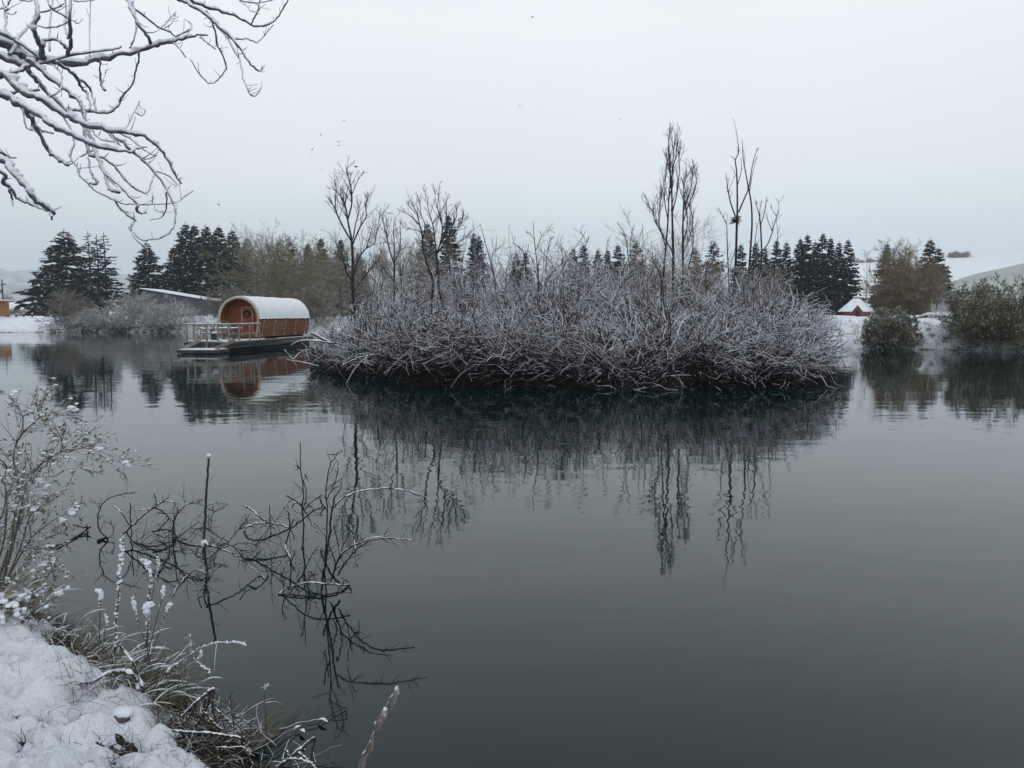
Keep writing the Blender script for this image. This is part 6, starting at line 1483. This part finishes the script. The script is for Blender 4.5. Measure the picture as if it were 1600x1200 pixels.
tussock('frosted grass tuft in front of the leafy bush', 60, 985, .32, 280, .20, .26, 6, 0.28, (.15, .2), .6)
tussock('frosted grass tuft at the left picture edge under the bush', 8, 975, .32, 308, .24, .30, 7, 0.25, (.1, .2), .6)
tussock('thin grass fringe between the seed stalks and the water', 190, 1005, .20, 224, .22, .22, 8, 0.15, (.2, .3), .7)
# litter of dead stems and leaves on the strip of soil between snow and water, and in the thawed holes
rg = np.random.default_rng(91)
cx_, cy_ = rg.uniform(-4.2, .3, 120000), rg.uniform(1.8, 6.2, 120000)
sd2 = shore_dist(cx_, cy_); tk2 = snow_t(cx_, cy_)
kk = (sd2 > -.10) & (sd2 < 2.0) & (tk2 < .004)
cx_, cy_ = cx_[kk][:9000], cy_[kk][:9000]; nl = len(cx_)
cz_ = soil_z(cx_, cy_)
P, R = grow(np.stack([cx_, cy_, cz_ + .002], -1), np.stack([rg.normal(size=nl), rg.normal(size=nl), np.abs(rg.normal(size=nl)) * .35], -1), rg.uniform(.03, .13, nl), rg.uniform(.001, .0028, nl), np.full(nl, .0007), 5, .2, (0, 0, -.08), rg)
lit = MB(); q_ = rg.uniform(size=nl)
for mi, (a_, b_) in enumerate(((0, .45), (.45, .75), (.75, 1.01))):
    w_ = (q_ >= a_) & (q_ < b_); lit.tubes(P[w_], R[w_], 3, mi)
tag(lit.build('plant_litter', [M['soil'], M['grass_straw'], M['dark_stem']]), 'dead stems and leaves littering the bare strip of bank', 'litter', kind='stuff')
# two arching snow-covered canes over the hollow
def cane(label, Y, pl_, w, seed):
    rg = np.random.default_rng(seed); n = 8 * len(pl_); q = spline([(x, y, 0) for x, y in pl_], n)
    g0 = at(*pl_[0], Y); P = np.array([at(q[j, 0], q[j, 1], Y + .06 * math.sin(j * .3)) for j in range(n)]) - g0
    t_ = thing('snowy_cane', g0, label, 'cane', 'arching canes on the near bank'); R = np.full(n, w / 2 / F * Y * .6)
    MB().tube(P, R, 6).build('stem', M['stalk'], t_); sn = MB(); snow_cap(sn, P, R, rg, 1.5, steep=.0, k=8); snow_cap(sn, P - (0, 0, R[0] * .3), R, rg, 1.2, steep=.0, k=8); sn.build('snow', M['snow_soft'], t_)
cane('thick snow-covered cane arching low across the dark hollow', 3.35, [(126, 1068), (148, 1064), (168, 1052), (188, 1048), (204, 1052), (214, 1066), (216, 1078)], 7, 1)
cane('snow-covered cane bending down from the grass to the hollow at its right', 3.40, [(186, 1008), (200, 1024), (210, 1040), (218, 1060), (224, 1076)], 5, 2)
cane('thin snowy cane lying over the left part of the hollow', 3.6, [(88, 1046), (100, 1040), (112, 1044), (120, 1054)], 5, 3)
# stone showing through the snow
s0 = ground(186, 1085, .36); s0[2] = bank_z(s0[0], s0[1]) - .004
stn = thing('stone', s0, 'small brown stone with a cap of snow at the edge of the hollow', 'stone'); rg = np.random.default_rng(2)
M['stone'] = mat_plain('brown_stone', (.055, .045, .04), (.11, .09, .08), 18, .8, .4)
MB().blob((0, 0, -.008), .034, rg, (1.25, .9, .65), nu=9, nv=6, j=.16).build('rock', M['stone'], stn); MB().blob((.006, .016, .012), .038, rg, (1.2, 1, .62), nu=14, nv=9, j=.08).build('snow', M['snow_soft'], stn)
# clump of leaves with snow lumps at the left edge
lump = MB(); rg = np.random.default_rng(15); c = at(10, 965, 3.9); c[2] = bank_z(c[0], c[1]) + .10
for i in range(110):
    lump.blob((rg.normal() * .085, rg.normal() * .08, rg.uniform(-.14, .02)), rg.uniform(.007, .019), rg, (1.1, 1.1, .75), nu=8, nv=6, j=.2)
lo_ = thing('snowy_plant', c, 'low leafy plant buried under round lumps of snow at the left edge', 'plant'); lump.build('snow', M['snow_soft'], lo_)
lv = MB()
for i in range(60):
    p = rg.normal(size=3) * (.10, .09, .06); leaf_blade(lv, p, p + unit(rg.normal(size=3)) * .06, .014, rg.normal(size=3), .3, 5)
lv.build('leaves', M['dead_leaf'], lo_)
# heaps of broken dark stems at the water's edge
def stem_heap(label, c, n, L, spread, seed, up=.5, dirx=.3, explicit=()):
    rg = np.random.default_rng(seed); t_ = thing('broken_stems', c, label, 'dead stems', 'heaps of broken stems at the water edge')
    p = rg.normal(size=(n, 3)) * np.array((spread, spread * .8, .02)); p[:, 2] = np.abs(p[:, 2]) - .03
    d = np.stack([rg.normal(size=n) * .8 + dirx, rg.normal(size=n) * .7, np.abs(rg.normal(size=n)) * up], -1)
    P, R = grow(p, d, L * rg.uniform(.3, 1.2, n), rg.uniform(.0018, .0045, n), np.full(n, .0013), 9, .13, (0, 0, -.05), rg)
    P[:, :, 2] = np.maximum(P[:, :, 2], -c[2] - .02 + 0 * P[:, :, 2])
    mb, sn = MB(), MB(); mb.tubes(P, R, 5)
    for k_ in range(n):
        if rg.uniform() < .35: snow_cap(sn, P[k_], R[k_], rg, .9, k=5, steep=.3)
    for pl_, w0, w1, Y, sno in explicit:
        m = 8 * len(pl_); q = spline([(x, y, 0) for x, y in pl_], m); tt = np.linspace(0, 1, m)
        Pm = np.array([at(q[j, 0], q[j, 1], Y) for j in range(m)]) - np.array(c) + rg.normal(size=(m, 3)) * .0015; Rm = (w0 * (1 - tt) + w1 * tt) / 2 / F * Y
        mb.tube(Pm, Rm, 7)
        if sno: snow_cap(sn, Pm, Rm, rg, .9, steep=.05, k=7)
    mb.build('stems', M['dark_stem'], t_); sn.build('snow', M['snow_soft'], t_)
c = ground(330, 1150, .10)
stem_heap('tangled heap of dark broken stems at the corner of the bank', c, 190, .19, .10, 1, .5, .05, [
    ([(284, 1120), (300, 1104), (318, 1088), (334, 1076)], 4, 6, 3.2, True), ([(334, 1078), (332, 1100), (338, 1130), (346, 1150)], 5, 3, 3.2, False), ([(328, 1078), (326, 1100), (312, 1125), (300, 1140)], 4, 3, 3.22, True), ([(316, 1108), (330, 1125), (348, 1142)], 3, 3, 3.1, True), ([(334, 1106), (350, 1120), (364, 1136)], 3, 2.4, 3.1, True),
    ([(270, 1142), (300, 1144), (330, 1146), (360, 1150), (376, 1154)], 4, 4, 3.05, True), ([(338, 1168), (360, 1168), (382, 1168), (390, 1184), (398, 1200)], 3, 2, 2.95, True), ([(340, 1170), (342, 1186), (344, 1200)], 3, 2.4, 2.9, True), ([(308, 1100), (296, 1118), (285, 1132)], 4, 4, 3.2, False), ([(322, 1090), (318, 1115), (322, 1140)], 4, 4, 3.2, False), ([(378, 1160), (376, 1140), (366, 1126)], 2, 1.5, 3.1, True), ([(270, 1150), (266, 1135), (268, 1118)], 3, 4, 3.2, True)])
c = ground(300, 1125, .12)
stem_heap('low mat of dark stems between the green tussock and the broken heap', c, 120, .16, .10, 2, .35, .0)
c = ground(455, 1205, .0)
stem_heap('second heap of broken stems with thick snapped canes at the bottom edge', c, 40, .14, .08, 3, .4, .0, [
    ([(420, 1215), (445, 1192), (470, 1170), (492, 1152)], 7, 5, 2.85, True), ([(492, 1154), (488, 1175), (484, 1200)], 3.5, 3, 2.85, True), ([(446, 1172), (452, 1185), (455, 1205)], 4, 3, 2.8, True), ([(466, 1175), (480, 1188), (498, 1205)], 5, 4, 2.82, True), ([(430, 1200), (455, 1186), (478, 1190), (494, 1210)], 4, 3, 2.78, True), ([(405, 1222), (430, 1200), (445, 1190)], 4, 4, 2.85, False)])
# drooping straw leaves trailing on the water
tr = thing('straw_leaves', ground(390, 1165), 'long brown straw leaves trailing over the water beyond the heap', 'dead leaves'); mb = MB(); rg = np.random.default_rng(17)
for i in range(34):
    a_ = ground(375 + rg.normal() * 10, 1172 + rg.normal() * 8, .05); b_ = ground(425 + rg.uniform(-20, 75), 1150 - rg.uniform(0, 60), .012)
    P = spline([a_, (a_ + b_) / 2 + (0, 0, .03 + .02 * rg.normal()), b_], 10) - np.array(tr.location); mb.tubes(P[None], np.linspace(.0022, .0008, 10)[None], 3)
mb.build('leaves', M['grass_straw'], tr)
ft = thing('floating_twig', ground(510, 1125), 'small forked twig with pale leaves afloat near the withered stalk', 'twig'); mb = MB()
for pl_, w in [([(478, 1134), (496, 1130), (515, 1118), (540, 1104)], 1.6), ([(518, 1119), (535, 1118), (544, 1116)], 1.4), ([(540, 1104), (542, 1112), (538, 1118)], 1.2)]:
    q = spline([ground(x, y, .012) for x, y in pl_], 12) - np.array(ft.location); mb.tubes(q[None], np.full((1, 12), w / 2 / F * 3.6), 5)
mb.build('stem', M['wet_twig'], ft)
for a_, b_ in [((458, 1140), (470, 1134)), ((496, 1124), (512, 1128)), ((468, 1140), (476, 1144))]:
    lfm = MB(); leaf_blade(lfm, ground(*a_, .012) - np.array(ft.location), ground(*b_, .02) - np.array(ft.location), .010, (0, 0, 1), .2); lfm.build('leaf', M['withered'], ft)

# ------------------------------------------------------------------ winter haze
hm = bpy.data.materials.new('haze'); hm.use_nodes = True
hn = hm.node_tree.nodes; hn.clear()
ho = hn.new('ShaderNodeOutputMaterial'); hv_ = hn.new('ShaderNodeVolumePrincipled')
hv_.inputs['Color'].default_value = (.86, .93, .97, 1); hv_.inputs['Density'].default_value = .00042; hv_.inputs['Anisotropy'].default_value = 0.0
hm.node_tree.links.new(hv_.outputs['Volume'], ho.inputs['Volume'])
tag(MB().box((0, 900, 100), (7000, 7400, 206)).build('haze', hm, None, False), kind='stuff')
print('triangles', sum(len(o.data.loop_triangles) if o.type == 'MESH' and (o.data.calc_loop_triangles() or True) else 0 for o in bpy.data.objects))
